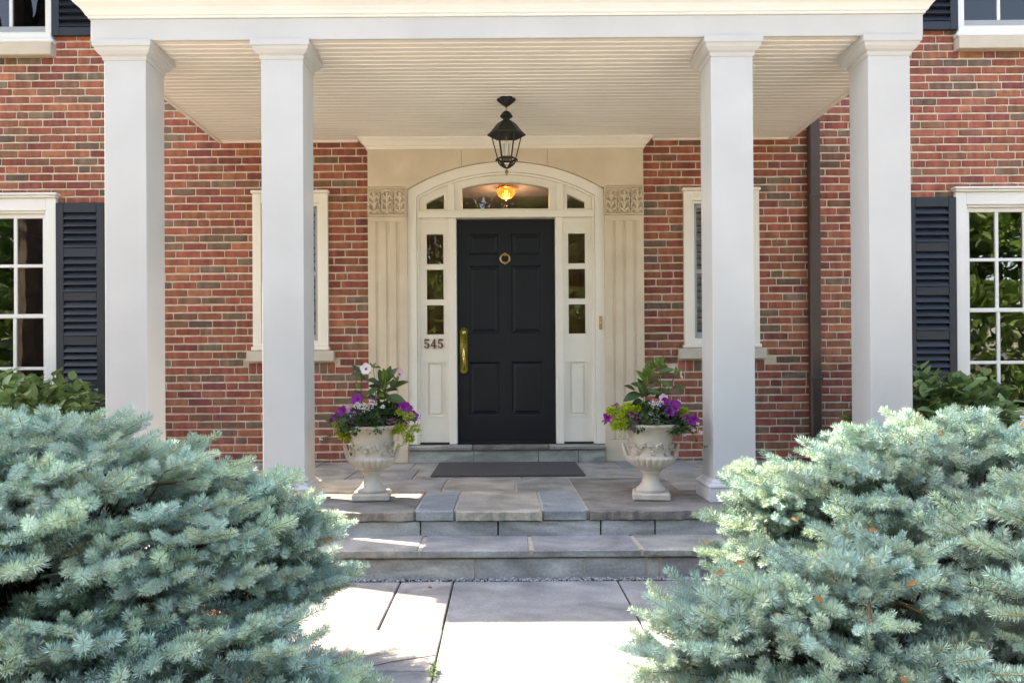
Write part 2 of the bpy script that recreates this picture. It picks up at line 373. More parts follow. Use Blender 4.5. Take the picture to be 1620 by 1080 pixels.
# path
path = MB().box(-.985, 1.34, -12.9, -2.69, -.06, -.012).build('path', S['dirtjoint']); tag(path, kind='structure')
PS = []
xs = [-.966, -.585, -.305, .562, .985]
PS += [(-.966, -.588, -3.47, -2.735), (-.580, -.308, -3.47, -2.735), (-.966, -.306, -3.925, -3.478), (-.966, -.304, -4.62, -3.936),
       (-.300, .560, -4.35, -2.735), (.568, 1.32, -3.205, -2.735), (.568, 1.32, -4.05, -3.213), (.568, 1.32, -4.9, -4.06)]
y = -4.36
k = 0
while y > -12:
    d = (.62, .78, .55)[k % 3]; PS.append((-.300, .560, y-d, y)); PS.append((-.966, -.306, y-d-.27, y-.28) if y < -4.3 else None)
    PS.append((.568, 1.32, y-d-.55, y-.56)); y -= d+.009; k += 1
for i, q in enumerate([q for q in PS if q]):
    slab('flagstone', q[0], q[1], q[2], q[3], -.05, .0, S['st_path'] if i not in (0, 1, 2, 9, 12) else S['st_path2'], path, jit=.003, c=.004, seed=i)
# porch floor
pf = MB().box(-2.62, 2.62, -2.315, -.002, .02, F0-.008).build('porch_floor', S['grout']); tag(pf, kind='structure')
rowsP = [(-2.365, -1.655, [(-2.62, -1.58, 'st_grey'), (-1.57, -.555, 'st_dark'), (-.545, -.325, 'st_blue'), (-.315, .185, 'st_tan'), (.197, .445, 'st_blue'), (.458, 1.72, 'st_dark'), (1.73, 2.62, 'st_grey')]),
         (-1.645, -1.06, [(-2.62, -1.75, 'st_green'), (-1.74, -.98, 'st_tan'), (-.97, -.455, 'st_lilac'), (-.445, .045, 'st_tan'), (.055, .445, 'st_green'), (.457, 1.15, 'st_dark'), (1.16, 1.9, 'st_grey'), (1.91, 2.62, 'st_tan')]),
         (-1.05, -.52, [(-2.62, -2.0, 'st_tan'), (-1.99, -1.22, 'st_grey'), (-1.21, -.72, 'st_lilac'), (-.71, .1, 'st_grey'), (.11, .78, 'st_green'), (.79, 1.62, 'st_grey'), (1.63, 2.62, 'st_dark')]),
         (-.51, -.004, [(-2.62, -1.62, 'st_grey'), (-1.61, -.8, 'st_grey'), (-.79, -.3, 'st_green'), (-.29, .5, 'st_grey'), (.51, .93, 'st_green'), (.94, 1.55, 'st_blue'), (1.56, 2.62, 'st_grey')])]
for j, (y0, y1, ss) in enumerate(rowsP):
    for i, (a, b, m) in enumerate(ss):
        ov = {0: {'st_dark': -.004, 'st_tan': -.010}.get(m, .004)}.get(j, 0)
        dz = rnd.uniform(-.002, .002)
        slab('flagstone', a, b, y0+ov, y1, F0-(.055 if j == 0 else .04), F0+dz, S[m], pf, rough_front={'st_dark': .012, 'st_tan': .009}.get(m, .004) if j == 0 else 0, seed=j*20+i, c=.005)
# small slab wedged beside the mat
# steps
st = MB().box(-2.62, 2.62, -2.66, -2.318, -.03, .118).build('steps', S['grout']); tag(st, kind='structure')
MB().box(-2.61, 2.61, -2.690, -2.345, .1185, .1525).build('tread_bed', S['grout'], st)
MB().box(-2.62, 2.62, -2.670, -2.661, -.03, .104).build('riser_bed', S['grout'], st)
MB().box(-2.62, 2.62, -2.322, -2.316, .1, F0-.06).build('riser_bed', S['dirtjoint'], st)
def blocks(name, edges, y0, y1, z0, z1, mats, parent, gap=.009, rf=.0, c=.004):
    for i in range(len(edges)-1):
        a, b = edges[i]+gap/2, edges[i+1]-gap/2
        slab(name, a, b, y0+rnd.uniform(-.003, .003), y1, z0, z1+rnd.uniform(-.002, .002), S[mats[i % len(mats)]], parent, rough_front=rf, seed=i+int(z0*100)*50, c=c)
blocks('riser_stone', [-2.62, -1.9, -1.25, -.52, -.07, .526, .84, 1.5, 2.62], -2.342, -2.318, .155, F0-.062, ['st_riser2', 'st_riser', 'st_riser2', 'st_riser2', 'st_riser2', 'st_riser2', 'st_riser2', 'st_riser2'], st, .005)
blocks('tread_stone', [-2.62, -1.75, -1.2, -.49, .11, .70, 1.45, 2.62], -2.70, -2.335, .119, .158, ['st_tan', 'st_grey', 'st_grey', 'st_lilac', 'st_lilac', 'st_green', 'st_grey'], st, .016, rf=.004, c=.007)
blocks('riser_stone', [-2.62, -1.6, -.787, -.19, .395, .725, .80, 1.6, 2.62], -2.676, -2.655, -.03, .104, ['st_riser', 'st_riser', 'st_riser', 'st_riser2', 'st_riser2', 'st_riser', 'st_riser2', 'st_riser'], st, .012)
# gravel strip and mulch
def scatter_stones(name, m, n, x0, x1, y0, y1, z, smin, smax, flat=.6, tone=False, elong=1., dens=None):
    r = np.random.default_rng(5+n); ic = []
    base = np.array([(1, 0, 0), (-1, 0, 0), (0, 1, 0), (0, -1, 0), (0, 0, 1), (0, 0, -1)], float)
    tri = np.array([(0, 2, 4), (2, 1, 4), (1, 3, 4), (3, 0, 4), (2, 0, 5), (1, 2, 5), (3, 1, 5), (0, 3, 5)])
    V = []; Fs = []; T = []
    for i in range(n):
        s = r.uniform(smin, smax); v = base*(1+r.uniform(-.3, .3, (6, 1)))*np.array([s*elong*r.uniform(.6, 1.2), s, s*flat])
        a, b = r.uniform(0, 6.28), r.normal(0, .35); c, sn = math.cos(a), math.sin(a); cb, sb = math.cos(b), math.sin(b)
        Rm = np.array([[c, -sn, 0], [sn, c, 0], [0, 0, 1]])@np.array([[cb, 0, sb], [0, 1, 0], [-sb, 0, cb]])
        p = np.array([r.uniform(x0, x1), r.uniform(y0, y1), z+r.uniform(0, s*.6)])
        Fs.append(tri+len(V)*6); V.append(v@Rm.T+p); T.append(np.full(6, r.uniform(.45, 1.5)))
    me = npmesh(name, np.concatenate(V), np.concatenate(Fs), m, tone=np.concatenate(T))
    return link(name, me)
tag(scatter_stones('gravel', S['gravel'], 1100, -1.0, 1.3, -2.735, -2.68, .0, .005, .011), 'strip of pale grey gravel between lower step and path', 'gravel', kind='stuff')
tag(scatter_stones('mulch', S['chip'], 5200, -2.6, -.975, -3.9, -2.68, -.012, .008, .02, .3, elong=2.2), 'reddish brown bark mulch beside the path', 'mulch', kind='stuff')
MB().box(-.99, 1.34, -2.735, -2.675, -.03, -.004).build('gravel_bed', S['dirtjoint'], path)
# ================================================================== HOUSE
HOUSE = empty('brick_house', (0, 0, 0)); tag(HOUSE, 'red brick house with white columned porch and black front door', 'house')
XW = 5.3
ZT = 5.0                                        # eave
zb0 = 0.0
SR = 1.212                                      # half width of the limestone surround
CZ = Z(2.84)                                    # porch ceiling
WX0, WX1 = 1.569, 2.2345
WH, WS = Z(2.401), Z(.891)
BW = 2.54; YB = -2.12
# big windows (mirror) : casing from BX outward
BX = 3.965; BXO = BX+1.03
BHT, BSB = zc(301), zc(690)
UX = 3.985; USB = zc(80.5)
OPEN = [(-SR, SR, Z(-.1), CZ+.02), (-WX1+.01, -WX0-.01, WS, WH-.01), (WX0+.01, WX1-.01, WS, WH-.01),
        (-BXO+.01, -BX-.012, BSB+.02, BHT-.015), (BX+.012, BXO-.01, BSB+.02, BHT-.015),
        (-UX-1.1, -UX-.0, USB, 4.75), (UX+.0, UX+1.1, USB, 4.75)]
def solid(x, z): return not any(a < x < b and c < z < d for a, b, c, d in OPEN)
# mortar backing + wall body
wall = MB()
xs = sorted(set([-9, 9, -XW, XW]+[o[0] for o in OPEN]+[o[1] for o in OPEN])); zs = sorted(set([-.05, ZT]+[max(-.05, o[2]) for o in OPEN]+[o[3] for o in OPEN]))
for i in range(len(xs)-1):
    for j in range(len(zs)-1):
        if solid((xs[i]+xs[i+1])/2, (zs[j]+zs[j+1])/2):
            wall.add([(xs[i], .007, zs[j]), (xs[i+1], .007, zs[j]), (xs[i+1], .007, zs[j+1]), (xs[i], .007, zs[j+1])], [(0, 1, 2, 3)])
WALL = wall.build('wall', S['mortar'], HOUSE, recalc=False)
# bricks ------------------------------------------------------------
PITCH_Z = .0689; BH = .0545; PITCH_X = .2143; JT = .0105
zF = zc(433.3-2.8) - BH/2                       # bottom of one header course
k0 = int(math.ceil((zF-.02)/PITCH_Z))
PAL = [((.385, .118, .080), 5), ((.415, .142, .090), 5), ((.335, .100, .076), 4), ((.350, .130, .084), 3), ((.285, .092, .080), 2.5), ((.45, .172, .100), 2.5), ((.225, .142, .100), 2.0), ((.255, .172, .122), 1.6), ((.280, .135, .090), 2.4), ((.185, .120, .092), .6)]
PW = [w for _, w in PAL]
def tone():
    c = rnd.choices(PAL, PW)[0][0]; v = rnd.uniform(.88, 1.12); return tuple(min(1, q*v*rnd.uniform(.96, 1.04)) for q in c)
BR = []                                         # (x0,x1,z0,z1)
for k in range(-k0, 70-k0):
    z0 = zF+k*PITCH_Z+rnd.uniform(-.0012, .0012); z1 = z0+BH; zm = (z0+z1)/2
    if z0 < -.06 or z0 > 4.3: continue
    fl = (k % 7 == 0); ph = (0 if k % 2 else .5)*PITCH_X + rnd.uniform(-.03, .03)
    cuts = [-XW]; x = -XW-ph
    i = 0
    while x < XW:
        w = PITCH_X if not fl else (PITCH_X if i % 2 else .1075); x += w+rnd.uniform(-.003, .003); cuts.append(x); i += 1
    ed = sorted([(o[0], o[1]) for o in OPEN if o[2] < zm < o[3]])
    iv = []; a = -XW
    for (p, q) in ed: iv.append((a, p)); a = q
    iv.append((a, XW))
    for (a, b) in iv:
        if b-a < .03: continue
        c = [a]+[q for q in cuts if a < q < b]+[b]
        if len(c) > 2 and c[1]-c[0] < .055: c.pop(1)
        if len(c) > 2 and c[-1]-c[-2] < .055: c.pop(-2)
        for u, v in zip(c[:-1], c[1:]):
            if v-u > .26: m = (u+v)/2; BR += [(u+JT/2, m-JT/2, z0, z1), (m+JT/2, v-JT/2, z0, z1)]
            else: BR.append((u+JT/2, v-JT/2, z0, z1))
# rowlock course below the porch window sills
for sgn in (-1, 1):
    X0, X1 = WX0-.052, WX1+.052; zt = WS-.012
    BR = [b for b in BR if not (X0 < sgn*(b[0]+b[1])/2 < X1 and WS-.115 < (b[2]+b[3])/2 < WS)]
    cl = []
    for b in BR:                                # stretchers that run into the rowlock are cut to meet it
        if WS-.115 < (b[2]+b[3])/2 < WS:
            u, v = (b[0], b[1]) if sgn > 0 else (-b[1], -b[0])
            if u < X0 < v: v = X0-.004
            elif u < X1 < v: u = X1+.004
            b = (u, v, b[2], b[3]) if sgn > 0 else (-v, -u, b[2], b[3])
            if b[1]-b[0] < .02: continue
        cl.append(b)
    BR = cl
    n = 11; w = (X1-X0)/n
    for i in range(n): 
        a = sgn*(X0+i*w); b = sgn*(X0+(i+1)*w); a, b = min(a, b), max(a, b)
        BR.append((a+.005, b-.005, zt-.092, zt))
OCC = [(160, 0, 264, 760), (410, 0, 500, 800), (1108, 0, 1196, 800), (1341, 0, 1446, 760), (92, 310, 170, 640), (1440, 300, 1515, 660), (80, 0, 142, 50), (1460, 0, 1524, 46), (1272, 180, 1296, 700), (142, 0, 1460, 62)]
def vis(b):
    p = PX(((b[0]+b[1])/2, 0, (b[2]+b[3])/2)); x, y = p[0], p[1]
    if not (6 < x < 1614 and 4 < y < 1070): return 0
    for (a, c, d, e) in OCC:
        if a-14 < x < d+14 and c < y < e: return 0
    if 335 < x < 1262 and y < 232: return 0
    if x < 347 and x > 260 and y < 232-(347-x)*.8+6: return 0
    if x > 1254 and x < 1342 and y < 224-(x-1254)*.78+6: return 0
    if y > 690 and (x < 430 or x > 1200): return 0
    if y > 600 and (x < 170 or x > 1440): return 0
    return (b[1]-b[0])*(b[3]-b[2])*(1+.02*rnd.random())
def brick_geo(w, h, seed, d=.05):
    r = random.Random(seed); n = 4; out = []
    for i in range(n): out.append((-w/2+w*i/n, -h/2+r.uniform(-.0016, .0016)))
    out.append((w/2+r.uniform(-.001, .001), -h/2+r.uniform(-.001, .001)))
    for i in range(n): out.append((w/2-w*i/n, h/2+r.uniform(-.0016, .0016)))
    out.append((-w/2+r.uniform(-.001, .001), h/2))
    m = len(out); c = .0035; vs = []
    tw = r.uniform(-.0012, .0012)
    for (ins, y) in ((0, .012), (0, c-.0002), (c, -.0)):
        for (x, z) in out:
            cr = 1-(.0022 if abs(abs(x)-w/2) < .002 else 0)/max(h, .02)
            vs.append((x-(ins if x > 0 else -ins)*(1 if abs(abs(x)-w/2) < .002 else 0), y+tw*(x/w)+r.uniform(-.0006, .0006), z*cr-(ins if z > 0 else -ins)))
    fs = []
    for k in range(2):
        for i in range(m): j = (i+1) % m; fs.append((k*m+i, k*m+j, (k+1)*m+j, (k+1)*m+i))
    fs.append(tuple(range(2*m, 3*m))); return vs, fs
sc = sorted(((vis(b), i) for i, b in enumerate(BR)), reverse=True)
top = set(i for s, i in sc[:300] if s > 0)
cache = {}
jv = MB(); jt = []
for i, b in enumerate(BR):
    w, h = b[1]-b[0], b[3]-b[2]; c = ((b[0]+b[1])/2, rnd.uniform(-.0015, .0015), (b[2]+b[3])/2); tn = tone()
    if i in top:
        key = (round(w/.006), round(h/.004), rnd.randrange(3))
        if key not in cache:
            vs, fs = brick_geo(key[0]*.006, h, hash(key)); q = MB(); q.add(vs, fs); me = q.mesh('brick', S['brickO'])
            bm = bmesh.new(); bm.from_mesh(me); bmesh.ops.recalc_face_normals(bm, faces=bm.faces); bm.to_mesh(me); bm.free(); cache[key] = me
        o = link('brick', cache[key], WALL, c); o.color = (*tn, 1); o.scale.x = w/(key[0]*.006)
    else:
        vs, fs = brick_geo(w, h, i); jv.add([(v[0]+c[0], v[1]+c[1], v[2]+c[2]) for v in vs], fs); jt += [tn]*len(vs)
o = jv.build('brickwork', S['brickA'], WALL); settone(o.data, jt); tag(o, kind='stuff')
# house body above and behind (roof keeps the sun off the facade)
MB().add([(-9, -.27, ZT), (9, -.27, ZT), (9, 5.2, ZT+3.6), (-9, 5.2, ZT+3.6), (9, 10.6, ZT), (-9, 10.6, ZT)], [(0, 1, 2, 3), (3, 2, 4, 5), (0, 5, 4, 1)]).build('roof', S['roof'], HOUSE)
MB().box(-9, 9, 6.0, 6.1, 0, ZT-.02).build('rear_wall', S['mortar'], HOUSE)
MB().box(-8.95, -8.85, .02, 5.98, 0, ZT-.02).build('side_wall', S['mortar'], HOUSE)
MB().box(8.85, 8.95, .02, 5.98, 0, ZT-.02).build('side_wall', S['mortar'], HOUSE)
# ------------------------------------------------------------------ interior rooms
def room(name, x0, x1, y0, y1, z0, z1, m, mback=None):
    b = MB(); b.add([(x0, y0, z0), (x1, y0, z0), (x1, y1, z0), (x0, y1, z0), (x0, y0, z1), (x1, y0, z1), (x1, y1, z1), (x0, y1, z1)],
                    [(0, 1, 2, 3), (7, 6, 5, 4), (0, 3, 7, 4), (2, 1, 5, 6)])
    b.m = 1; b.add([(x0, y1, z0), (x1, y1, z0), (x1, y1, z1), (x0, y1, z1)], [(0, 1, 2, 3)])
    return b.build(name, [m, mback or m], HOUSE, recalc=False)
room('foyer', -1.1, 1.1, .30, 4.5, Z(.1), Z(2.9), S['foyer'])
room('room', -6, -3.4, .20, 3.6, .25, Z(2.55), S['room']); room('room', 3.4, 6, .20, 3.6, .25, Z(2.55), S['room'], S['warmroom'])
room('room', -2.6, -1.3, .20, 2.5, .5, Z(2.55), S['room']); room('room', 1.3, 2.6, .20, 2.5, .5, Z(2.55), S['room'])
room('room', -6, -3.4, .20, 3.6, 2.95, 4.95, S['room']); room('room', 3.4, 6, .20, 3.6, 2.95, 4.95, S['room'])
# ------------------------------------------------------------------ door surround
YS = -.055                                       # stone face
PWD = .345
def frame_ring(b, x0, x1, z0, z1, wl, wr, wt, wb, y0, y1, c=.003):
    b.cbox(x0, x0+wl, y0, y1, z0, z1, c); b.cbox(x1-wr, x1, y0, y1, z0, z1, c)
    b.cbox(x0+wl, x1-wr, y0+.001, y1, z1-wt, z1, c); b.cbox(x0+wl, x1-wr, y0+.001, y1, z0, z0+wb, c); return b
def pil(sgn):
    root = empty('pilaster'); root.parent = HOUSE
    xo, xi = SR, SR-PWD; 
    zt, zbm, zcap0 = zc(292), zc(690), zc(337.5)
    # shaft with three flutes: profile in x extruded in z
    prof = [(xi, .14)]; 
    pts = [(xi, YS)]
    for cxf in (.081, .174, .262):
        x1 = xo-cxf-.016; x2 = xo-cxf+.016
        pts.append(('f', x1, x2))
    line = [(xi, .14), (xi, YS)]
    for cxf in (.262, .174, .081):
        x1 = xo-cxf-.017; x2 = xo-cxf+.017
        line.append((x1, YS))
        for q in range(1, 6): a = math.pi*q/6; line.append((x1+(x2-x1)*(1-math.cos(a))/2, YS+.013*math.sin(a)))
        line.append((x2, YS))
    line += [(xo, YS), (xo, .14)]
    b = MB(); n = len(line); zA, zB = zbm+.002, zcap0-.002; zJ = zc(580)
    b.add([(sgn*x, y, z) for z in (zA, zB) for x, y in line], [(i, i+1, n+i+1, n+i) for i in range(n-1)]); b.build('shaft', S['lime'], root)
    MB().cbox(*sorted((sgn*(xi-.002), sgn*(xo+.0))), YS-.006, .14, F0-.0, zbm-.001, .004).build('plinth', S['lime'], root)
    # flat ends that stop the flutes
    MB().cbox(*sorted((sgn*xi, sgn*xo)), YS-.003, YS+.02, zcap0-.05, zcap0-.002, .003).build('flute_stop', S['lime'], root)
    cb = MB().cbox(*sorted((sgn*xi, sgn*xo)), YS+.010, .14, zcap0, zt, .003); frame_ring(cb, *sorted((sgn*xi, sgn*xo)), zcap0, zt, .012, .012, .014, .016, YS-.012, YS+.03); cap = cb.build('capital', S['lime'], root)
    # three carved leaves
    for k in range(3):
        cxk = sgn*(xi+PWD*(.17+.33*k)); lf = MB()
        h = zt-zcap0; w = .047
        # arched border
        bp = [(cxk-w, zcap0+.02), (cxk-w, zt-.07)]+[(cxk-w*math.cos(math.pi*q/8), zt-.07+.045*math.sin(math.pi*q/8)) for q in range(1, 8)]+[(cxk+w, zt-.07), (cxk+w, zcap0+.02)]
        lf.tube([(x, YS-.001, z) for x, z in bp], .0085, 6)
        # central stem and curling lobes
        lf.tube([(cxk, YS-.012, zcap0+.02), (cxk, YS-.018, zcap0+h*.4), (cxk, YS-.02, zt-.065), (cxk, YS-.03, zt-.045)], [.007, .010, .011, .015], 6)
        for s2 in (-1, 1):
            for (zz, ln, cu) in ((.12, .040, .02), (.34, .040, .03), (.55, .036, .032)):
                z0 = zcap0+h*zz
                lf.tube([(cxk+s2*.004, YS-.012, z0), (cxk+s2*ln*.5, YS-.02, z0+cu*.9), (cxk+s2*ln*.95, YS-.022, z0+cu*1.3), (cxk+s2*ln*1.02, YS-.016, z0+cu*.6), (cxk+s2*ln*.75, YS-.012, z0+cu*.35)], [.008, .012, .012, .009, .006], 6)
        lf.build('carved_leaf', S['lime'], cap, smooth=True)
pil(-1); pil(1)
RA = 1.646; AZ = zc(252)-RA                      # arch circle
AO = .866; AI = .788
def arc(r, x): return AZ+math.sqrt(max(0, r*r-x*x))
def strip(b, xa, xb, lo, hi, y0, y1, n):
    for i in range(n):
        u, v = xa+(xb-xa)*i/n, xa+(xb-xa)*(i+1)/n
        L0, L1, H0, H1 = lo(u), lo(v), hi(u), hi(v)
        if H0-L0 < 1e-4 and H1-L1 < 1e-4: continue
        b.add([(u, y0, L0), (v, y0, L1), (v, y0, H1), (u, y0, H0), (u, y1, L0), (v, y1, L1), (v, y1, H1), (u, y1, H0)],
              [(0, 1, 2, 3), (7, 6, 5, 4), (0, 4, 5, 1), (3, 2, 6, 7)]+([(0, 3, 7, 4)] if i == 0 else [])+([(1, 5, 6, 2)] if i == n-1 else []))
    return b
FT = zc(232)
for (a, b, n) in ((-SR, -.388, 26), (-.385, .368, 24), (.371, SR, 26)):
    lo = lambda x: (arc(RA+.004, x) if abs(x) < AO else zc(291))
    strip(MB(), a, b, lo, lambda x: FT, YS, .14, n).build('frieze_stone', S['lime'], HOUSE)
# crown moulding under the ceiling
prof = [(-.0, -.0), (.012, 0), (.014, .02), (.03, .028), (.05, .055), (.075, .075), (.078, .094)]
b = MB(); zq = FT+.0
hw = SR-.002
b.sweep([(o+.0, dz) for o, dz in prof], [(-hw, .1, zq, -1, 0), (-hw, YS, zq, -1, -1), (hw, YS, zq, 1, -1), (hw, .1, zq, 1, 0)])
b.build('crown_moulding', S['cream'], HOUSE)
MB().box(-hw, hw, YS+.002, .1, FT, FT+.095).build('crown_backing', S['cream'], HOUSE)
# white arched casing
TB = zc(338.5); TT = zc(328); THR = F0+.148      # transom bar, threshold top
cas = MB()
strip(cas, -AI, AI, lambda x: arc(RA-.084, x), lambda x: arc(RA, x), -.03, .08, 40)
for s in (-1, 1):
    u, v = (-AO, -AI) if s < 0 else (AI, AO)
    strip(cas, u, v, lambda x: THR+.006, lambda x: arc(RA, x), -.03, .08, 3)
cas.build('door_casing', S['cream'], HOUSE)
bd = MB()                                        # thin inner bead
strip(bd, -AI, AI, lambda x: arc(RA-.104, x), lambda x: arc(RA-.086, x), -.008, .07, 40)
for s in (-1, 1): strip(bd, *((-AI+.002, -AI+.02) if s < 0 else (AI-.02, AI-.002)), lambda x: THR+.006, lambda x: arc(RA-.104, x), -.008, .07, 2)
bd.build('casing_bead', S['cream'], HOUSE)
# fan light panel with three glazed openings
G1, G2, G3 = .386, .548, .708
gb = zc(323.5)
RG = RA-.165
fan = MB(); IN = AI-.004; y0f, y1f = .03, .09
hiA = lambda x: arc(RA-.10, x)
for s in (-1, 1):
    m = lambda a, b: (a, b) if s > 0 else (-b, -a)
    strip(fan, *m(G1, G2), lambda x: TT, hiA, y0f, y1f, 4)
    strip(fan, *m(G2, G3), lambda x: TT, lambda x: gb, y0f, y1f, 4)
    strip(fan, *m(G2, G3), lambda x: arc(RG, x), hiA, y0f, y1f, 6)
    strip(fan, *m(G3, IN-.018), lambda x: TT, hiA, y0f, y1f, 2)
strip(fan, -G1, G1, lambda x: TT, lambda x: gb, y0f, y1f, 1)
strip(fan, -G1, G1, lambda x: arc(RG, x), hiA, y0f, y1f, 24)
FAN = fan.build('fan_light', S['cream'], HOUSE)
for s in (-1, 1): MB().cbox(*sorted((s*.452, s*.512)), -.004, y0f+.02, TT, arc(RA-.105, .48), .004).build('mullion', S['cream'], FAN)
rim = MB(); strip(rim, -G1-.028, G1+.028, lambda x: arc(RG+.006, x), lambda x: arc(RG+.030, x), .018, .04, 24); rim.build('rail', S['cream'], FAN)
def pane(name, poly, y, m, parent):
    b = MB(); b.prism(poly, y, y+.004); return b.build(name, m, parent)
n = 20
pane('pane', [(-G1-.01, gb-.01), (G1+.01, gb-.01)]+[(G1+.01-(2*G1+.02)*i/n, arc(RG+.012, G1+.01-(2*G1+.02)*i/n)) for i in range(n+1)], .062, S['glass'], FAN)
for s in (-1, 1):
    P = [(G2-.01, gb-.01), (G3+.01, gb-.01)]+[(G3+.01-(G3-G2+.02)*i/6, arc(RG+.012, G3+.01-(G3-G2+.02)*i/6)) for i in range(7)]
    pane('pane', P if s > 0 else [(-x, z) for x, z in P][::-1], .062, S['glass'], FAN)
MB().cbox(-IN, IN, -.012, .09, TB, TT+.004, .004).build('transom_bar', S['cream'], HOUSE)
# door posts and sidelights
for s in (-1, 1):
    MB().cbox(*sorted((s*.439, s*.507)), -.005, .13, THR+.004, TB-.001, .005).build('door_post', S['cream'], HOUSE)
    SLt = empty('sidelight'); SLt.parent = HOUSE
    gx0, gx1 = .548, .712
    rows = [(zc(412.5), zc(362)), (zc(468.5), zc(418.5)), (zc(524), zc(475))]
    px0, px1, pz0, pz1 = .545, .715, zc(654.5), zc(565.5)
    b = MB(); x0, x1 = .508, AI-.020; yf, yr = .03, .075
    m = lambda a, c: (min(s*a, s*c), max(s*a, s*c))
    zt = TB-.001; zb = THR+.02
    b.box(*m(x0, gx0), yf, yr, zb, zt); b.box(*m(gx1, x1), yf, yr, zb, zt)
    zz = [zt]+[q for r in rows for q in (r[1], r[0])]+[pz1]
    for q in range(0, len(zz), 2):
        if q+1 < len(zz): b.box(*m(gx0, gx1), yf, yr, zz[q+1], zz[q])
    b.box(*m(gx0, gx1), yf, yr, zb, pz0)
    b.build('frame', S['cream'], SLt)
    for (z0, z1) in rows:
        mb = MB()
        for (u0, u1, w0, w1) in ((gx0, gx0+.007, z0, z1), (gx1-.007, gx1, z0, z1), (gx0+.007, gx1-.007, z0, z0+.007), (gx0+.007, gx1-.007, z1-.007, z1)):
            mb.box(*m(u0, u1), yf-.004, yf+.03, w0, w1)
        mb.build('glazing_bead', S['cream'], SLt)
        pane('pane', [(m(gx0, gx1)[0], z0), (m(gx0, gx1)[1], z0), (m(gx0, gx1)[1], z1), (m(gx0, gx1)[0], z1)], .052, S['sideglass'], SLt)
    pb = MB(); pb.box(*m(gx0, gx1), yf+.012, yr, pz0, pz1)
    for (u0, u1, w0, w1) in ((gx0, gx0+.012, pz0, pz1), (gx1-.012, gx1, pz0, pz1), (gx0+.012, gx1-.012, pz0, pz0+.012), (gx0+.012, gx1-.012, pz1-.012, pz1)):
        pb.box(*m(u0, u1), yf-.006, yf+.03, w0, w1)
    pb.cbox(*m(gx0+.03, gx1-.03), yf-.001, yf+.02, pz0+.03, pz1-.03, .008)
    pb.build('raised_panel', S['cream'], SLt)
    MB().box(*m(.508, AI), -.0, .09, THR+.003, THR+.019).build('weather_strip', S['iron'], SLt)
# door
DOOR = empty('front_door'); DOOR.parent = HOUSE
tag(DOOR, 'black six-panel front door with brass handle and ring knocker')
DX = .437; D0, D1 = THR+.022, TB-.004; YD = .075
cols = [(.0-.333, -.058), (.044, .325)]
cols = [(W(740.7, 450, YD).x, W(790.8, 450, YD).x), (W(807.6, 450, YD).x, W(858, 450, YD).x)]
rws = [(zc(395.8), zc(360.5)), (zc(522.5), zc(412)), (zc(653), zc(566.5))]
b = MB(); yr = .118
xsd = [-DX, cols[0][0], cols[0][1], cols[1][0], cols[1][1], DX]; zsd = [D0, rws[2][0], rws[2][1], rws[1][0], rws[1][1], rws[0][0], rws[0][1], D1]
for i in range(5):
    for j in range(7):
        if i in (1, 3) and j in (1, 3, 5): continue
        b.add([(xsd[i], YD, zsd[j]), (xsd[i+1], YD, zsd[j]), (xsd[i+1], YD, zsd[j+1]), (xsd[i], YD, zsd[j+1])], [(0, 1, 2, 3)])
b.box(-DX, DX, YD+.03, yr, D0, D1)
b.build('leaf', S['door'], DOOR, recalc=False)
for (a, c) in cols:
    for (z0, z1) in rws:
        q = MB(); rings = [(0, YD), (.006, YD+.002), (.016, YD+.013), (.024, YD+.013), (.045, YD+.004)]
        vs = []
        for ins, yy in rings: vs += [(a+ins, yy, z0+ins), (c-ins, yy, z0+ins), (c-ins, yy, z1-ins), (a+ins, yy, z1-ins)]
        fs = [(k*4+i, k*4+(i+1) % 4, (k+1)*4+(i+1) % 4, (k+1)*4+i) for k in range(4) for i in range(4)]+[(16, 17, 18, 19)]
        q.add(vs, fs); q.build('door_panel', S['door'], DOOR, recalc=False)
MB().cbox(-DX, DX, YD-.03, YD+.04, D0-.018, D0-.002, .004).build('door_sweep', S['iron'], DOOR)
# knocker
kp = W(798.9, 402.5, YD); kn = MB()
kn.lathe([(.0, 0), (.016, 0), (.017, .006), (.011, .010), (.010, .016), (.0, .018)], 16)
kn.v = [(kp.x+x, YD-z, kp.z+y) for x, y, z in kn.v]
rr = .040; cz = kp.z-.040
kn.tube([(kp.x+rr*math.sin(2*math.pi*i/28), YD-.018, cz+rr*math.cos(2*math.pi*i/28)) for i in range(29)], .0085, 8)
kn.tube([(kp.x, YD-.018, cz-rr-.012), (kp.x, YD-.02, cz-rr+.008)], [.006, .012], 8)
kn.build('door_knocker', S['brassold'], DOOR, smooth=True)
# handle plate
hp0, hp1 = W(727.8, 518, YD), W(740.2, 590.5, YD); hx = (hp0.x+hp1.x)/2; hw2 = (hp1.x-hp0.x)/2
pl = [(hx+hw2*math.cos(a), hp1.z+hw2+hw2*math.sin(a)) for a in [math.pi+math.pi*i/10 for i in range(11)]]+[(hx+hw2*math.cos(a), hp0.z-hw2+hw2*math.sin(a)) for a in [math.pi*i/10 for i in range(11)]]
HD = MB().prism(pl, YD-.007, YD-.0005).build('door_handle', S['brass'], DOOR)
gq = MB(); zt_, zb_ = hp0.z-.165, hp1.z+.045
gq.tube([(hx, YD-.006, zt_), (hx, YD-.045, zt_-.012), (hx, YD-.062, zt_-.06), (hx, YD-.062, zb_+.05), (hx, YD-.042, zb_+.012), (hx, YD-.006, zb_)], [.009, .009, .011, .009, .008, .011], 10)
gq.cbox(hx-.014, hx+.014, YD-.035, YD-.006, zt_+.012, zt_+.020, .003)
gq.build('grip', S['brass'], HD, smooth=True)
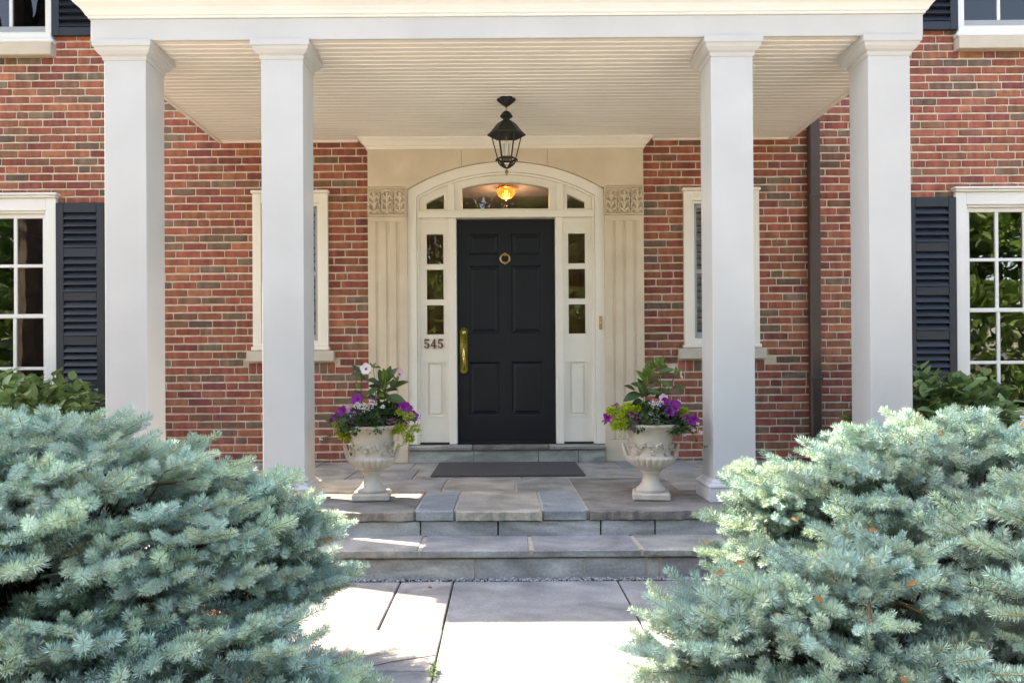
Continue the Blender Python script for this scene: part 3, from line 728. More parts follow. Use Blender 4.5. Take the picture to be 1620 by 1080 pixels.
kq = MB(); kq.lathe([(0, 0), (.017, 0), (.017, .008), (.012, .012), (0, .013)], 18); kq.v = [(hx+x, YD-.007-z, hp0.z-.045+y) for x, y, z in kq.v]; kq.build('lock_cylinder', S['brass'], HD, smooth=True)
# door bell
bl = W(949.8, 510.5, -.03)
BEL = MB().cbox(bl.x-.014, bl.x+.014, -.040, -.031, bl.z-.058, bl.z+.058, .004).build('doorbell', S['brassold'], HOUSE)
q = MB(); q.lathe([(0, 0), (.008, 0), (.007, .004), (0, .005)], 12); q.v = [(bl.x+x, -.041-z, bl.z+y) for x, y, z in q.v]; q.build('button', S['candle'], BEL)
# house number 545
def digit(ch, x, z, h, parent):
    b = MB(); w = h*.60; y0, y1 = .017, .0295
    def band(pts):                               # pts: (x, z, thickness)
        L = []; R_ = []
        for i, (u, v, t) in enumerate(pts):
            a = pts[max(0, i-1)]; c = pts[min(len(pts)-1, i+1)]; d = Vector((c[0]-a[0], c[1]-a[1])).normalized(); nn = Vector((-d.y, d.x))*t/2
            L.append((x+(u+nn.x/h*h)*1, z+v+nn.y)); R_.append((x+u-nn.x, z+v-nn.y))
        for i in range(len(L)-1): b.prism([L[i], L[i+1], R_[i+1], R_[i]][::-1], y0, y1)
    if ch == '5':
        b.prism([(x+.12*w, z+.84*h), (x+.95*w, z+.84*h), (x+.97*w, z+h), (x+.12*w, z+h)], y0, y1)
        b.prism([(x+.12*w, z+.50*h), (x+.27*w, z+.50*h), (x+.27*w, z+.84*h), (x+.12*w, z+.84*h)], y0, y1)
        pts = []
        for i in range(15):
            a = math.radians(140-i*20); t = .10+.22*max(0, math.cos(a))**1
            pts.append((w*.47+w*.36*math.cos(a), h*.315+h*.26*math.sin(a), h*t*.62))
        band(pts)
        b.prism([(x+w*.19+w*.13*math.cos(2*math.pi*i/10), z+h*.2+h*.085*math.sin(2*math.pi*i/10)) for i in range(10)], y0, y1)
    else:
        b.prism([(x+.02*w, z+.22*h), (x+1.0*w, z+.22*h), (x+1.0*w, z+.33*h), (x+.02*w, z+.33*h)], y0, y1)
        b.prism([(x+.55*w, z+.06*h), (x+.80*w, z+.06*h), (x+.80*w, z+1.0*h), (x+.62*w, z+1.0*h), (x+.55*w, z+.90*h)], y0, y1)
        b.prism([(x+.40*w, z), (x+.95*w, z), (x+.95*w, z+.06*h), (x+.40*w, z+.06*h)], y0, y1)
        b.prism([(x+.02*w, z+.33*h), (x+.15*w, z+.33*h), (x+.62*w, z+.90*h), (x+.62*w, z+1.0*h)], y0, y1)
    b.build('number_digit', S['copper'], parent)
nb = empty('house_number'); nb.parent = HOUSE
a0 = W(670, 551.3, .02); a1 = W(702.5, 536, .02); dw = (a1.x-a0.x)/3
for i, ch in enumerate('545'): digit(ch, a0.x+dw*i+.003, a0.z, a1.z-a0.z, nb)
# threshold step
TS = empty('door_step'); TS.parent = HOUSE
xe = [-.858, -.29, .27, .62, .858]
for i in range(4): slab('step_stone', xe[i]+.002, xe[i+1]-.002, -.115, .05, F0+.001, THR-.032, S['st_green'], TS, jit=.001, seed=i)
for i, (a, c) in enumerate(((-.862, -.3), (-.297, .36), (.363, .862))): slab('sill_stone', a, c, -.145, .13, THR-.03, THR, S['st_dark'] if i == 1 else S['st_grey'], TS, rough_front=.006, seed=40+i)
MB().cbox(-.44, .44, .01, .13, THR+.001, THR+.004+.0, .001).build('door_saddle', S['iron'], TS)
# foyer wall around the sidelights so the rooms stay dark: linings
for s in (-1, 1): MB().box(*sorted((s*1.1, s*.90)), .12, .30, Z(.1), Z(2.9)).build('jamb_lining', S['foyer'], HOUSE)
MB().box(-1.1, 1.1, .12, .30, CZ-.03, CZ+.06).build('head_lining', S['foyer'], HOUSE)
# ------------------------------------------------------------------ porch windows
def porch_window(s):
    w = empty('window'); w.parent = HOUSE; x0, x1 = sorted((s*WX0, s*WX1)); z0 = WS+.135; z1 = WH
    f = MB(); frame_ring(f, x0, x1, z0, z1-.028, .075, .075, .085, .03, -.035, .06)
    frame_ring(f, x0+.076, x1-.076, z0+.03, z1-.114, .02, .02, .02, .02, -.018, .055)
    f.build('frame', S['cream'], w)
    h = MB(); h.cbox(x0-.012, x1+.012, -.052, .01, z1-.027, z1, .006); h.build('head_moulding', S['cream'], w)
    ss = MB(); ss.cbox(x0-.01, x1+.01, -.06, .05, z0-.038, z0-.001, .012); ss.build('wood_sill', S['cream'], w)
    MB().cbox(x0-.052, x1+.052, -.055, .05, WS+.002, z0-.040, .005).build('stone_sill', S['sill'], w)
    gx0, gx1, gz0, gz1 = x0+.098, x1-.098, z0+.052, z1-.136
    sash = MB(); frame_ring(sash, gx0, gx1, gz0, gz1, .03, .03, .03, .05, .03, .06); sash.box(gx0+.03, gx1-.03, .034, .058, (gz0+gz1)/2-.018, (gz0+gz1)/2+.018)
    sash.build('sash', S['sash'], w)
    for (za, zb) in ((gz0+.05, (gz0+gz1)/2-.018), ((gz0+gz1)/2+.018, gz1-.03)):
        pane('pane', [(gx0+.03, za), (gx1-.03, za), (gx1-.03, zb), (gx0+.03, zb)], .045, S['glass'], w)
    bl = MB(); 
    for q in range(2):
        xa = gx0+.005+q*(gx1-gx0)/2; xb = xa+(gx1-gx0)/2-.01
        frame_ring(bl, xa, xb, gz0, gz1, .035, .035, .05, .06, .085, .105)
        for zz in ((gz0+gz1)/2, gz0+(gz1-gz0)*.25, gz0+(gz1-gz0)*.75): bl.box(xa+.035, xb-.035, .086, .104, zz-.018, zz+.018)
    B = bl.build('inner_shutter', S['blind'], w)
    nsl = 18; me = None
    for i in range(nsl):
        zz = gz0+.07+(gz1-gz0-.13)*(i+.5)/nsl
        if me is None:
            q = MB(); L = (gx1-gx0)-.09; q.cbox(-L/2, L/2, -.026, .026, -.004, .004, .002); me = q.mesh('slat', S['blind'])
        o = link('slat', me, B, ((gx0+gx1)/2, .10, zz)); o.rotation_euler.x = math.radians(-38)
porch_window(-1); porch_window(1)
# ------------------------------------------------------------------ large windows with louvred shutters
def shutter(parent, x0, x1, z0, z1, groups, per=5):
    sh = empty('louvred_shutter'); sh.parent = parent
    sw = .068; y0, y1 = -.052, -.012
    fr = MB(); fr.cbox(x0, x0+sw, y0, y1, z0, z1, .004); fr.cbox(x1-sw, x1, y0, y1, z0, z1, .004)
    ed = [z1]+[q for g_ in groups for q in g_]+[z0]
    for i in range(0, len(ed), 2): fr.cbox(x0+sw, x1-sw, y0+.002, y1, ed[i+1], ed[i], .004)
    fr.box(x0+sw, x1-sw, y1-.006, y1-.001, z0+.05, z1-.05)
    fr.build('frame', S['shutter'], sh); L = x1-x0-2*sw; me = None
    for (zt, zb) in groups:
        p = (zt-zb)/per
        for i in range(per):
            if me is None:
                q = MB(); pr = [(-.022, -.030), (-.026, -.034), (-.020, -.036), (.016, .026), (.012, .030)]
                n_ = len(pr); q.add([(x, y, z) for x in (-L/2-.001, L/2+.001) for y, z in pr], [tuple(range(n_)), tuple(range(2*n_-1, n_-1, -1))]+[(k, k+n_, (k+1) % n_+n_, (k+1) % n_) for k in range(n_)])
                o = q.build('louver', S['shutter'], sh); me = o.data
            else: o = link('louver', me, sh)
            o.location = ((x0+x1)/2, -.032, zt-p*(i+.5)+.004)
    return sh
def sash_window(w, x0, x1, gtop, mids, gbot, s, zsill, upper=False):
    """casing edge x0..x1 (x0<x1)"""
    cw = .092
    f = MB(); frame_ring(f, x0, x1, gbot-.125, gtop+.20-.035, cw, cw, .11, .05, -.038, .05, .004)
    frame_ring(f, x0+cw+.001, x1-cw-.001, gbot-.075, gtop+.055, .018, .018, .02, .02, -.018, .05, .003)
    f.build('frame', S['white'], w)
    h = MB(); h.cbox(x0-.012, x1+.012, -.060, .0, gtop+.166, gtop+.186, .005); h.cbox(x0-.026, x1+.026, -.078, .0, gtop+.1865, gtop+.206, .007); h.build('head_moulding', S['white'], w)
    sl_ = MB(); sl_.cbox(x0-.03, x1+.03, -.075, .04, gbot-.162, gbot-.126, .008); sl_.cbox(x0-.0, x1+.0, -.05, .04, gbot-.225, gbot-.163, .006); sl_.build('wood_sill', S['white'], w)
    xa, xb = x0+cw+.019, x1-cw-.019
    mt, mm, mb = mids
    for (z0, z1, zm, yy, st_) in ((mm+.002, gtop+.034, mt, .012, .036), (gbot-.055, mm+.040, mb, -.010, .020)):
        q = MB(); frame_ring(q, xa, xb, z0, z1, st_, st_, .036, .05 if yy < 0 else .03, yy, yy+.03)
        S_ = q.build('sash', S['white'], w)
        gx0, gx1 = xa+st_, xb-st_; pz0, pz1 = z0+(.05 if yy < 0 else .03), z1-.036; pwid = (gx1-gx0)/3
        mu = MB()
        for i in (1, 2): mu.cbox(gx0+pwid*i-.015, gx0+pwid*i+.015, yy+.003, yy+.026, pz0, pz1, .004)
        mu.cbox(gx0, gx1, yy+.004, yy+.025, zm-.014, zm+.014, .004); mu.build('muntin', S['white'], S_)
        for i in range(3):
            for (pa, pb) in ((pz0, zm-.014), (zm+.014, pz1)):
                u, v = gx0+pwid*i+(.015 if i else 0), gx0+pwid*(i+1)-(.015 if i < 2 else 0)
                pane('pane', [(u, pa), (v, pa), (v, pb), (u, pb)], yy+.013+rnd.uniform(0, .0015), S['glass'], S_)
GR = [(zc(328), zc(383.5)), (zc(398), zc(453)), (zc(467), zc(522)), (zc(537), zc(591.5))]
for s in (-1, 1):
    w = empty('window'); w.parent = HOUSE
    x0, x1 = sorted((s*BX, s*BXO)); sash_window(w, x0, x1, zc(334), (zc(410), zc(494), zc(573)), zc(648.5), s, BSB)
    sx0, sx1 = sorted((s*(BX-.004), s*(BX-.43))); shutter(HOUSE, sx0, sx1, zc(668), zc(312.5), [(a, c) for a, c in GR]+[(zc(606), zc(655))])
# upper windows
for s in (-1, 1):
    w = empty('window'); w.parent = HOUSE
    x0, x1 = sorted((s*(UX+.012), s*(UX+1.09))); z0 = USB+.115; zt = 4.7
    MB().cbox(*sorted((s*UX, s*(UX+1.12))), -.075, .05, USB+.002, z0-.004, .006).build('stone_sill', S['sill'], w)
    q = MB(); q.cbox(x0-.02, x1+.02, -.065, .05, z0, z0+.04, .012); q.cbox(x0+.0, x1-.0, -.045, .05, z0+.041, z0+.095, .006); q.build('wood_sill', S['white'], w)
    f = MB(); frame_ring(f, x0+.0, x1-.0, z0+.096, zt, .055, .055, .06, .004, -.04, .05); f.build('frame', S['white'], w)
    xa, xb = x0+.056, x1-.056; q = MB(); frame_ring(q, xa, xb, z0+.10, z0+.90, .012, .012, .03, .062, -.01, .03); 
    S_ = q.build('sash', S['sash'], w); gx0, gx1 = xa+.012, xb-.012; pw = (gx1-gx0)/3; mu = MB()
    for i in (1, 2): mu.cbox(gx0+pw*i-.014, gx0+pw*i+.014, -.006, .024, z0+.162, z0+.87, .004)
    mu.cbox(gx0, gx1, -.005, .023, z0+.50, z0+.53, .004); mu.build('muntin', S['white'], S_)
    for i in range(3):
        for (pa, pb) in ((z0+.162, z0+.5), (z0+.53, z0+.87)): pane('pane', [(gx0+pw*i+(.014 if i else 0), pa), (gx0+pw*(i+1)-(.014 if i < 2 else 0), pa), (gx0+pw*(i+1)-(.014 if i < 2 else 0), pb), (gx0+pw*i+(.014 if i else 0), pb)], .004+rnd.uniform(0, .0015), S['glass'], S_)
    MB().box(xa, xb, -.0, .03, z0+.905, zt-.06).build('upper_sash', S['sash'], w)
    bl = MB(); xm = (xa+xb)/2
    for (u, v) in ((xa+.01, xm-.005), (xm+.005, xb-.01)): frame_ring(bl, u, v, z0+.11, z0+.88, .05, .05, .05, .06, .085, .105)
    B = bl.build('inner_shutter', S['blind'], w); q = MB(); L = xb-xa-.14; q.cbox(-L/2, L/2, -.032, .032, -.004, .004, .002); me = q.mesh('slat', S['blind'])
    for i in range(11):
        o = link('slat', me, B, (xm, .10, z0+.19+.064*i)); o.rotation_euler.x = math.radians(-12)
    sx0, sx1 = sorted((s*(UX+.008), s*(UX-.44))); zb = zc(48.5); g0 = zb+.075
    shutter(HOUSE, sx0, sx1, zb, zb+1.4, [(g0+.062*5*(k+1)+.085*k, g0+.062*5*k+.085*k) for k in (2, 1, 0)])
# ------------------------------------------------------------------ porch: ceiling, beam, cornice, columns
c = MB(); yb = YB+.024; PB = .066; n = int((0-yb)/PB); prof = []
for i in range(n):
    y = yb+PB*i; prof += [(y, CZ), (y+PB-.020, CZ), (y+PB-.017, CZ+.0042), (y+PB-.0115, CZ+.002), (y+PB-.006, CZ+.0042), (y+PB-.003, CZ)]
prof += [(-.001, CZ)]
m_ = len(prof)
c.add([(x, y, z) for x in (-BW+.03, BW-.03) for y, z in prof], [(i, i+1, m_+i+1, m_+i) for i in range(m_-1)])
CE = c.build('porch_ceiling', S['ceil'], HOUSE, recalc=False)
for s in (-1, 1):
    MB().cbox(*sorted((s*(BW-.035), s*BW)), YB+.024, -.002, CZ-.012, CZ+.03, .005).build('edge_trim', S['cream'], CE)
    MB().cbox(*sorted((s*(SR+.09), s*(BW-.036))), -.03, -.002, CZ-.014, CZ+.03, .005).build('edge_trim', S['cream'], CE)
FZ = CZ+.127
be = MB(); be.cbox(-BW, BW, YB, YB+.022, CZ-.006, FZ, .003)
for s in (-1, 1): be.box(*sorted((s*(BW-.27), s*BW)), YB+.023, -.02, CZ+.016, FZ)
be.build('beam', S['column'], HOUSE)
prof = [(0, -.001), (.010, .0), (.012, .012), (.022, .016), (.028, .030), (.045, .052), (.070, .072), (.074, .088), (.082, .090), (.085, .108), (.135, .130), (.137, .160), (.15, .172), (.175, .212), (.18, .25)]
co = MB(); co.sweep(prof, [(-BW, -.01, FZ, -1, 0), (-BW, YB, FZ, -1, -1), (BW, YB, FZ, 1, -1), (BW, -.01, FZ, 1, 0)])
co.build('cornice', S['white'], HOUSE)
MB().box(-BW-.178, BW+.178, YB-.178, -.02, FZ+.20, FZ+.262).build('porch_roof', S['roof'], HOUSE)
CWD = .2568; YCF = -2.0907
def column(xc):
    col_ = empty('column'); col_.parent = HOUSE; yc = YCF+CWD/2; h = CWD/2
    sh = MB(); sh.cbox(xc-h, xc+h, yc-h, yc+h, F0+.12, CZ-.105, .003)
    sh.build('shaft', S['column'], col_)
    def sq(prof, name):
        b = MB(); b.sweep(prof, [(xc-h, yc-h, 0, -1, -1), (xc+h, yc-h, 0, 1, -1), (xc+h, yc+h, 0, 1, 1), (xc-h, yc+h, 0, -1, 1)], closed=True)
        n_ = len(prof); b.add([(xc+sx*(h+prof[-1][0]), yc+sy*(h+prof[-1][0]), prof[-1][1]) for sx, sy in ((-1, -1), (1, -1), (1, 1), (-1, 1))], [(0, 1, 2, 3)])
        b.add([(xc+sx*(h+prof[0][0]), yc+sy*(h+prof[0][0]), prof[0][1]) for sx, sy in ((-1, -1), (1, -1), (1, 1), (-1, 1))], [(3, 2, 1, 0)])
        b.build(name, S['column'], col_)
    t = CZ-.006
    sq([(-.002, t-.11), (.004, t-.11), (.008, t-.100), (.008, t-.088), (.012, t-.084), (.022, t-.078), (.036, t-.060), (.042, t-.042), (.046, t-.040), (.05, t-.036), (.05, t)], 'capital')
    sq([(.036, F0+.002), (.036, F0+.078), (.033, F0+.080), (.037, F0+.084), (.040, F0+.092), (.037, F0+.101), (.030, F0+.107), (.020, F0+.110), (.018, F0+.117), (.008, F0+.125), (.002, F0+.133), (-.003, F0+.134)], 'base')
AOUT, BIN = 2.4737, 1.2528
for xc in (-AOUT+CWD/2, -BIN-CWD/2, BIN+CWD/2, AOUT-CWD/2): column(xc)
# downspout
dx = 2.71; ds = MB(); ds.cbox(dx-.047, dx+.047, -.085, -.012, .02, 3.3, .012); DS = ds.build('downspout', S['spout'], HOUSE)
for zz in (1.0, 2.6): MB().cbox(dx-.055, dx+.055, -.088, -.002, zz, zz+.03, .003).build('strap', S['spout'], DS)
# ================================================================== THINGS
# door mat
mm_ = MB(); mm_.cbox(-.587, .587, -.98, -.155, F0+.003, F0+.014, .003); DM = mm_.build('door_mat', S['mat']); tag(DM, 'charcoal grey rectangular mat lying before the front door', 'door mat')
# hanging lantern
def lantern():
    root = empty('hanging_lantern', (.004, -1.05, CZ)); tag(root, 'black iron hexagonal lantern hanging from the white porch ceiling', 'lantern')
    wave = lambda a, z: 1+.10*math.cos(6*a)*(1 if z > -.03 else .3)
    MB().lathe([(.02, -.055), (.03, -.048), (.052, -.028), (.066, -.012), (.062, -.002)], 36, mod=wave).build('ceiling_canopy', S['iron'], root, smooth=True)
    MB().tube([(0, 0, -.05), (0, 0, -.068)], .008, 8).tube([(0, 0, -.094), (0, 0, -.105)], .012, 8).build('stem', S['iron'], root)
    MB().tube([(0, 0, -.066), (0, 0, -.096)], .0075, 8).build('brass_sleeve', S['brass'], root)
    MB().lathe([(.0, -.092), (.014, -.095), (.030, -.105), (.040, -.120), (.046, -.130), (.048, -.136), (.040, -.142), (.028, -.150), (.022, -.162), (.024, -.172)][::-1], 24).build('vent_cap', S['iron'], root, smooth=True)
    hexm = [(.142, -.278), (.145, -.270), (.120, -.248), (.098, -.222), (.078, -.196), (.058, -.178), (.030, -.168), (.0, -.165)]
    MB().lathe(hexm, 6, a0=0).build('roof', S['iron'], root)
    MB().lathe([(.112, -.284), (.124, -.274), (.118, -.262)], 6, a0=0).build('top_rail', S['iron'], root)
    zt, zb, rt, rb = -.278, -.452, .112, .068
    cr = [(math.cos(math.pi/3*i), math.sin(math.pi/3*i)) for i in range(6)]
    for i in range(6):
        a, b = cr[i], cr[(i+1) % 6]
        MB().tube([(a[0]*rt, a[1]*rt, zt), (a[0]*rb, a[1]*rb, zb)], .0058, 4).build('frame_bar', S['iron'], root)
        k = .965
        q = MB(); q.add([(a[0]*rt*k, a[1]*rt*k, zt), (b[0]*rt*k, b[1]*rt*k, zt), (b[0]*rb*k, b[1]*rb*k, zb), (a[0]*rb*k, a[1]*rb*k, zb)], [(0, 1, 2, 3)]); q.build('pane', S['lampglass'], root)
    ring = MB()
    for i in range(6):
        a, b = cr[i], cr[(i+1) % 6]; ring.tube([(a[0]*.074, a[1]*.074, -.455), (b[0]*.074, b[1]*.074, -.455)], .008, 6)
        ring.lathe([(.0, -.472), (.006, -.466), (.006, -.456), (.0, -.45)], 8, c=(a[0]*.078, a[1]*.078, 0))
    ring.build('bottom_rail', S['iron'], root)
    bk = MB()
    for i in range(6):
        a = cr[i]; bk.tube([(a[0]*.068, a[1]*.068, -.458), (a[0]*.060, a[1]*.060, -.482), (a[0]*.044, a[1]*.044, -.500), (a[0]*.022, a[1]*.022, -.515), (0, 0, -.522)], .0055, 5)
    bk.tube([(.052*math.cos(t*math.pi/9), .052*math.sin(t*math.pi/9), -.485) for t in range(19)], .004, 4)
    bk.lathe([(.0, -.53), (.012, -.525), (.014, -.518), (.0, -.512)], 10); bk.build('basket', S['iron'], root)
    MB().lathe([(.0, -.582), (.005, -.575), (.006, -.565), (.016, -.552), (.010, -.540), (.005, -.533), (.008, -.527), (0, -.524)], 6).build('finial', S['brassold'], root)
    for i in range(3):
        a = i*2.094+.4; x, y = .026*math.cos(a), .026*math.sin(a)
        cd_ = MB(); cd_.lathe([(.0105, -.440), (.0105, -.335), (.006, -.333)], 10, c=(x, y, 0)).build('candle', S['candle'], root)
        MB().lathe([(.003, -.332), (.010, -.315), (.008, -.295), (.001, -.275)], 10, c=(x, y, 0)).build('bulb', S['lampglass'], root)
    MB().tube([(0, 0, -.28), (0, 0, -.455)], .004, 6).build('centre_rod', S['brassold'], root)
    MB().lathe([(.02, -.462), (.036, -.452), (.036, -.444), (.01, -.440)], 16).build('candle_dish', S['brassold'], root)
lantern()
# foyer lamp
fl = empty('ceiling_lamp', (.02, 2.0, Z(2.9))); fl.scale = (.88,)*3; tag(fl, 'lit amber glass ceiling lamp seen through the arched fanlight', 'ceiling lamp')
MB().lathe([(.085, -.028), (.10, -.02), (.10, 0)], 28).build('collar', S['brassold'], fl, smooth=True)
ag = bpy.data.materials.new('amber_cut_glass'); ag.use_nodes = True; bb = ag.node_tree.nodes['Principled BSDF']; bb.inputs['Base Color'].default_value = (1, .62, .28, 1); bb.inputs['Transmission Weight'].default_value = .85; bb.inputs['Roughness'].default_value = .15; bb.inputs['Emission Color'].default_value = (1, .27, .04, 1); bb.inputs['Emission Strength'].default_value = .085
MB().lathe([(.02, -.160), (.06, -.150), (.095, -.120), (.112, -.085), (.118, -.050), (.116, -.034)], 32, mod=lambda a, z: 1+.03*math.cos(16*a)).build('bowl', ag, fl)
MB().lathe([(.0, -.185), (.006, -.178), (.012, -.168), (.006, -.16), (.0, -.158)], 10).build('finial', S['brassold'], fl)
MB().lathe([(.004, -.125), (.020, -.105), (.020, -.075), (.008, -.05)], 12).build('bulb', S['bulb'], fl)
ll = bpy.data.lights.new('foyer_bulb', 'POINT'); ll.energy = 2.4; ll.color = (1, .62, .32); ll.shadow_soft_size = .05
lo = bpy.data.objects.new('foyer_bulb', ll); COL.objects.link(lo); lo.parent = fl; lo.location = (0, 0, -.24)
# ------------------------------------------------------------------ urns
def gad(a, z): return 1+(.085*abs(math.cos(11*a))**.6-.055 if .19 < z < .262 else (.012*math.cos(22*a) if z > .44 else 0))
def urn(x, y, rz, label):
    root = empty('stone_urn', (x, y, F0+.001), rz); tag(root, label, 'urn', 'pair of stone urns on the porch')
    MB().cbox(-.115, .115, -.115, .115, 0, .046, .010).build('plinth', S['urn'], root)
    MB().lathe([(.086, .044), (.092, .050), (.092, .062), (.086, .068), (.076, .076), (.060, .098), (.050, .125), (.048, .142), (.055, .160), (.066, .170), (.066, .178), (.06, .182)], 40).build('foot', S['urn'], root, smooth=True)
    b = MB(); b.lathe([(.060, .178), (.078, .186), (.105, .200), (.128, .222), (.141, .246), (.143, .256), (.137, .266), (.124, .272), (.121, .280), (.124, .30), (.130, .345), (.140, .395), (.154, .425), (.172, .445), (.183, .455), (.184, .466), (.176, .470), (.165, .462), (.15, .44), (.05, .43)], 220, mod=gad)
    BO = b.build('bowl', S['urn'], root, smooth=True)
    r = random.Random(int(x*100)); v = MB()
    for k in range(34):                         # vine leaves in relief
        a = 2*math.pi*k/34+r.uniform(-.05, .05); zz = .325+r.uniform(-.028, .030); R0 = .1275+(zz-.3)*.16
        cx_, cy_ = math.cos(a), math.sin(a); up = Vector((0, 0, 1)); t = Vector((-cy_, cx_, 0)); o_ = Vector((cx_, cy_, 0)); th = r.uniform(0, 6.28)
        for l in range(5):
            an = th+(l-2)*.62; d = t*math.cos(an)+up*math.sin(an); ln = .024*(1-.18*abs(l-2))*r.uniform(.8, 1.1)
            p = o_*R0+up*zz
            v.tube([p, p+d*ln*.55+o_*.006, p+d*ln+o_*.001], [.004, .0075, .002], 5)
    v.tube([(Vector((math.cos(t*.1257), math.sin(t*.1257), 0))*(.130+.002*math.sin(t))+Vector((0, 0, .325+.018*math.sin(t*.9)))) for t in range(51)], .004, 5)
    v.build('vine_relief', S['urn'], BO, smooth=True)
    for s in (-1, 1):
        h = MB(); h.tube([(s*.128, 0, .232), (s*.148, 0, .262), (s*.157, 0, .290), (s*.164, 0, .315), (s*.170, 0, .336), (s*.169, 0, .347)], [.014, .015, .014, .012, .011, .004], 10); h.build('handle', S['urn'], root, smooth=True)
    return root
UL = (W(588.5, 790, -1.93).x, -1.93); UR = (W(1030, 790, -1.97).x, -1.97)
urn(*UL, math.radians(4), 'weathered stone urn on the porch left of the door mat')
urn(*UR, math.radians(-9), 'weathered stone urn on the porch right of the door mat')
# ------------------------------------------------------------------ plants
def leaf_mesh(name, L, Wd, m, fold=.25, droop=.3, n=5, tip=1.0, wob=0.):
    """A folded, arching leaf along +x, normal +z, base at origin."""
    V = []; Fs = []
    for i in range(n+1):
        t = i/n; w = Wd*math.sin(math.pi*min(1, t**.85*.97+.03))**tip*.5 if 0 < t < 1 else Wd*.03
        x = L*t*(1-.12*droop*t); z = -droop*L*.5*t*t+.10*L*t+wob*L*math.sin(t*7)
        V += [(x, -w, z+w*fold), (x, 0, z), (x, w, z+w*fold)]
    for i in range(n):
        a = i*3; Fs += [(a, a+1, a+4, a+3), (a+1, a+2, a+5, a+4)]
    return npmesh(name, V, Fs, m, smooth=True)
def orient(fwd, up):
    f = Vector(fwd).normalized(); u = Vector(up); u = (u-f*u.dot(f)); u = u.normalized() if u.length > 1e-4 else f.orthogonal().normalized()
    return Matrix((f, u.cross(f), u)).transposed()
def put(name, me, parent, loc, fwd, up, sc_=1.):
    o = link(name, me, parent); m = orient(fwd, up).to_4x4()
    for i in range(3):
        for j in range(3): m[i][j] *= sc_
    m.translation = Vector(loc); o.matrix_local = m; return o
def bake(parts):
    """join (mesh, matrix, tone) copies with numpy -> V, F(quads), tone"""
    V = []; Fq = []; T = []; n = 0
    for (v, f, Mx, t) in parts:
        R_ = np.array(Mx.to_3x3()); p = np.array(Mx.translation); q = v@R_.T+p
        V.append(q); Fq.append(f+n); T.append(np.full(len(v), t) if not hasattr(t, '__len__') else np.tile(t, (len(v), 1))); n += len(v)
    return np.concatenate(V), np.concatenate(Fq), np.concatenate(T)
def raw(me):
    v = np.empty(len(me.vertices)*3); me.vertices.foreach_get('co', v)
    f = np.array([list(p.vertices) for p in me.polygons]); return v.reshape(-1, 3), f
def mtx(loc, fwd, up, s=1.):
    m = orient(fwd, up).to_4x4()
    for i in range(3):
        for j in range(3): m[i][j] *= s
    m.translation = Vector(loc); return m
# broad-leaved shrubs by the windows
def shrub(name, c, rx, ry, h, label, seed, yel, nleaf=300, nstuff=1900, front=-1):
    r = random.Random(seed); root = empty(name, (c[0], c[1], -.01)); tag(root, label, 'shrub')
    lm = [leaf_mesh('leaf', .105, .064, S['shrub'], fold=.22, droop=d, tip=.8, wob=w) for d, w in ((.35, .02), (.6, .0), (.15, .03))]
    ly = [leaf_mesh('leaf', .085, .048, S['shruby'], fold=.2, droop=.4, tip=.8)]
    lr = [raw(m) for m in lm]; parts = []; tw = MB()
    def pos(k):
        a = r.uniform(0, 2*math.pi); u = r.uniform(-.05, 1)**1; ph = math.asin(max(-.2, min(1, u)))
        d = Vector((math.cos(a)*math.cos(ph), math.sin(a)*math.cos(ph), math.sin(ph)))
        return d
    def lump(d): return 1+.07*math.sin(5*d.x+seed)*math.cos(4*d.z+2*d.y*3)+.06*math.sin(11*d.x+9*d.z)
    cnt = 0
    while cnt < nleaf:
        d = pos(cnt)
        if front*d.y < -.25 and d.z < .75: continue
        k = r.uniform(.86, 1.03)*lump(d); p = Vector((d.x*rx*k, d.y*ry*k, h*.42+d.z*h*.58*k))
        if p.z < .12: continue
        f = (d*.8+Vector((r.uniform(-1, 1), r.uniform(-1, 1), r.uniform(-.4, .35)))*.75); f.z *= .55
        up = d*.55+Vector((r.uniform(-.35, .35), r.uniform(-.35, .35), 1.0))
        o = put('leaf', r.choice(ly) if r.random() < yel else r.choice(lm), root, p, f, up, r.uniform(.7, 1.25)); cnt += 1
        if cnt % 5 == 0: tw.tube([p, p-d*.22-Vector((0, 0, .08)), Vector((p.x*.25, p.y*.25, .05))], [.002, .004, .008], 4)
    for i in range(nstuff):
        d = pos(i); k = r.uniform(.55, .97)*lump(d); p = Vector((d.x*rx*k, d.y*ry*k, h*.42+d.z*h*.58*k))
        if p.z < .03: continue
        f = d+Vector((r.uniform(-1, 1), r.uniform(-1, 1), r.uniform(-.5, .3))); up = d*.4+Vector((r.uniform(-.5, .5), r.uniform(-.5, .5), 1))
        v, q = r.choice(lr); parts.append((v, q, mtx(p, f, up, r.uniform(.7, 1.2)), r.uniform(.6, 1.0)))
    V, Q, T = bake(parts); o = link('inner_foliage', npmesh('inner_foliage', V, Q, S['shrub'], tone=T, smooth=True), root); tag(o, kind='stuff')
    tw.build('stems', S['stem'], root, recalc=False)
shrub('green_shrub', (-3.85, -.85), .92, .6, 1.10, 'leafy green shrub with a few yellow leaves under the left window', 3, .07)
shrub('green_shrub', (3.30, -.85), .66, .58, 1.06, 'rounded dark green shrub below the right shutter and window', 8, .015)
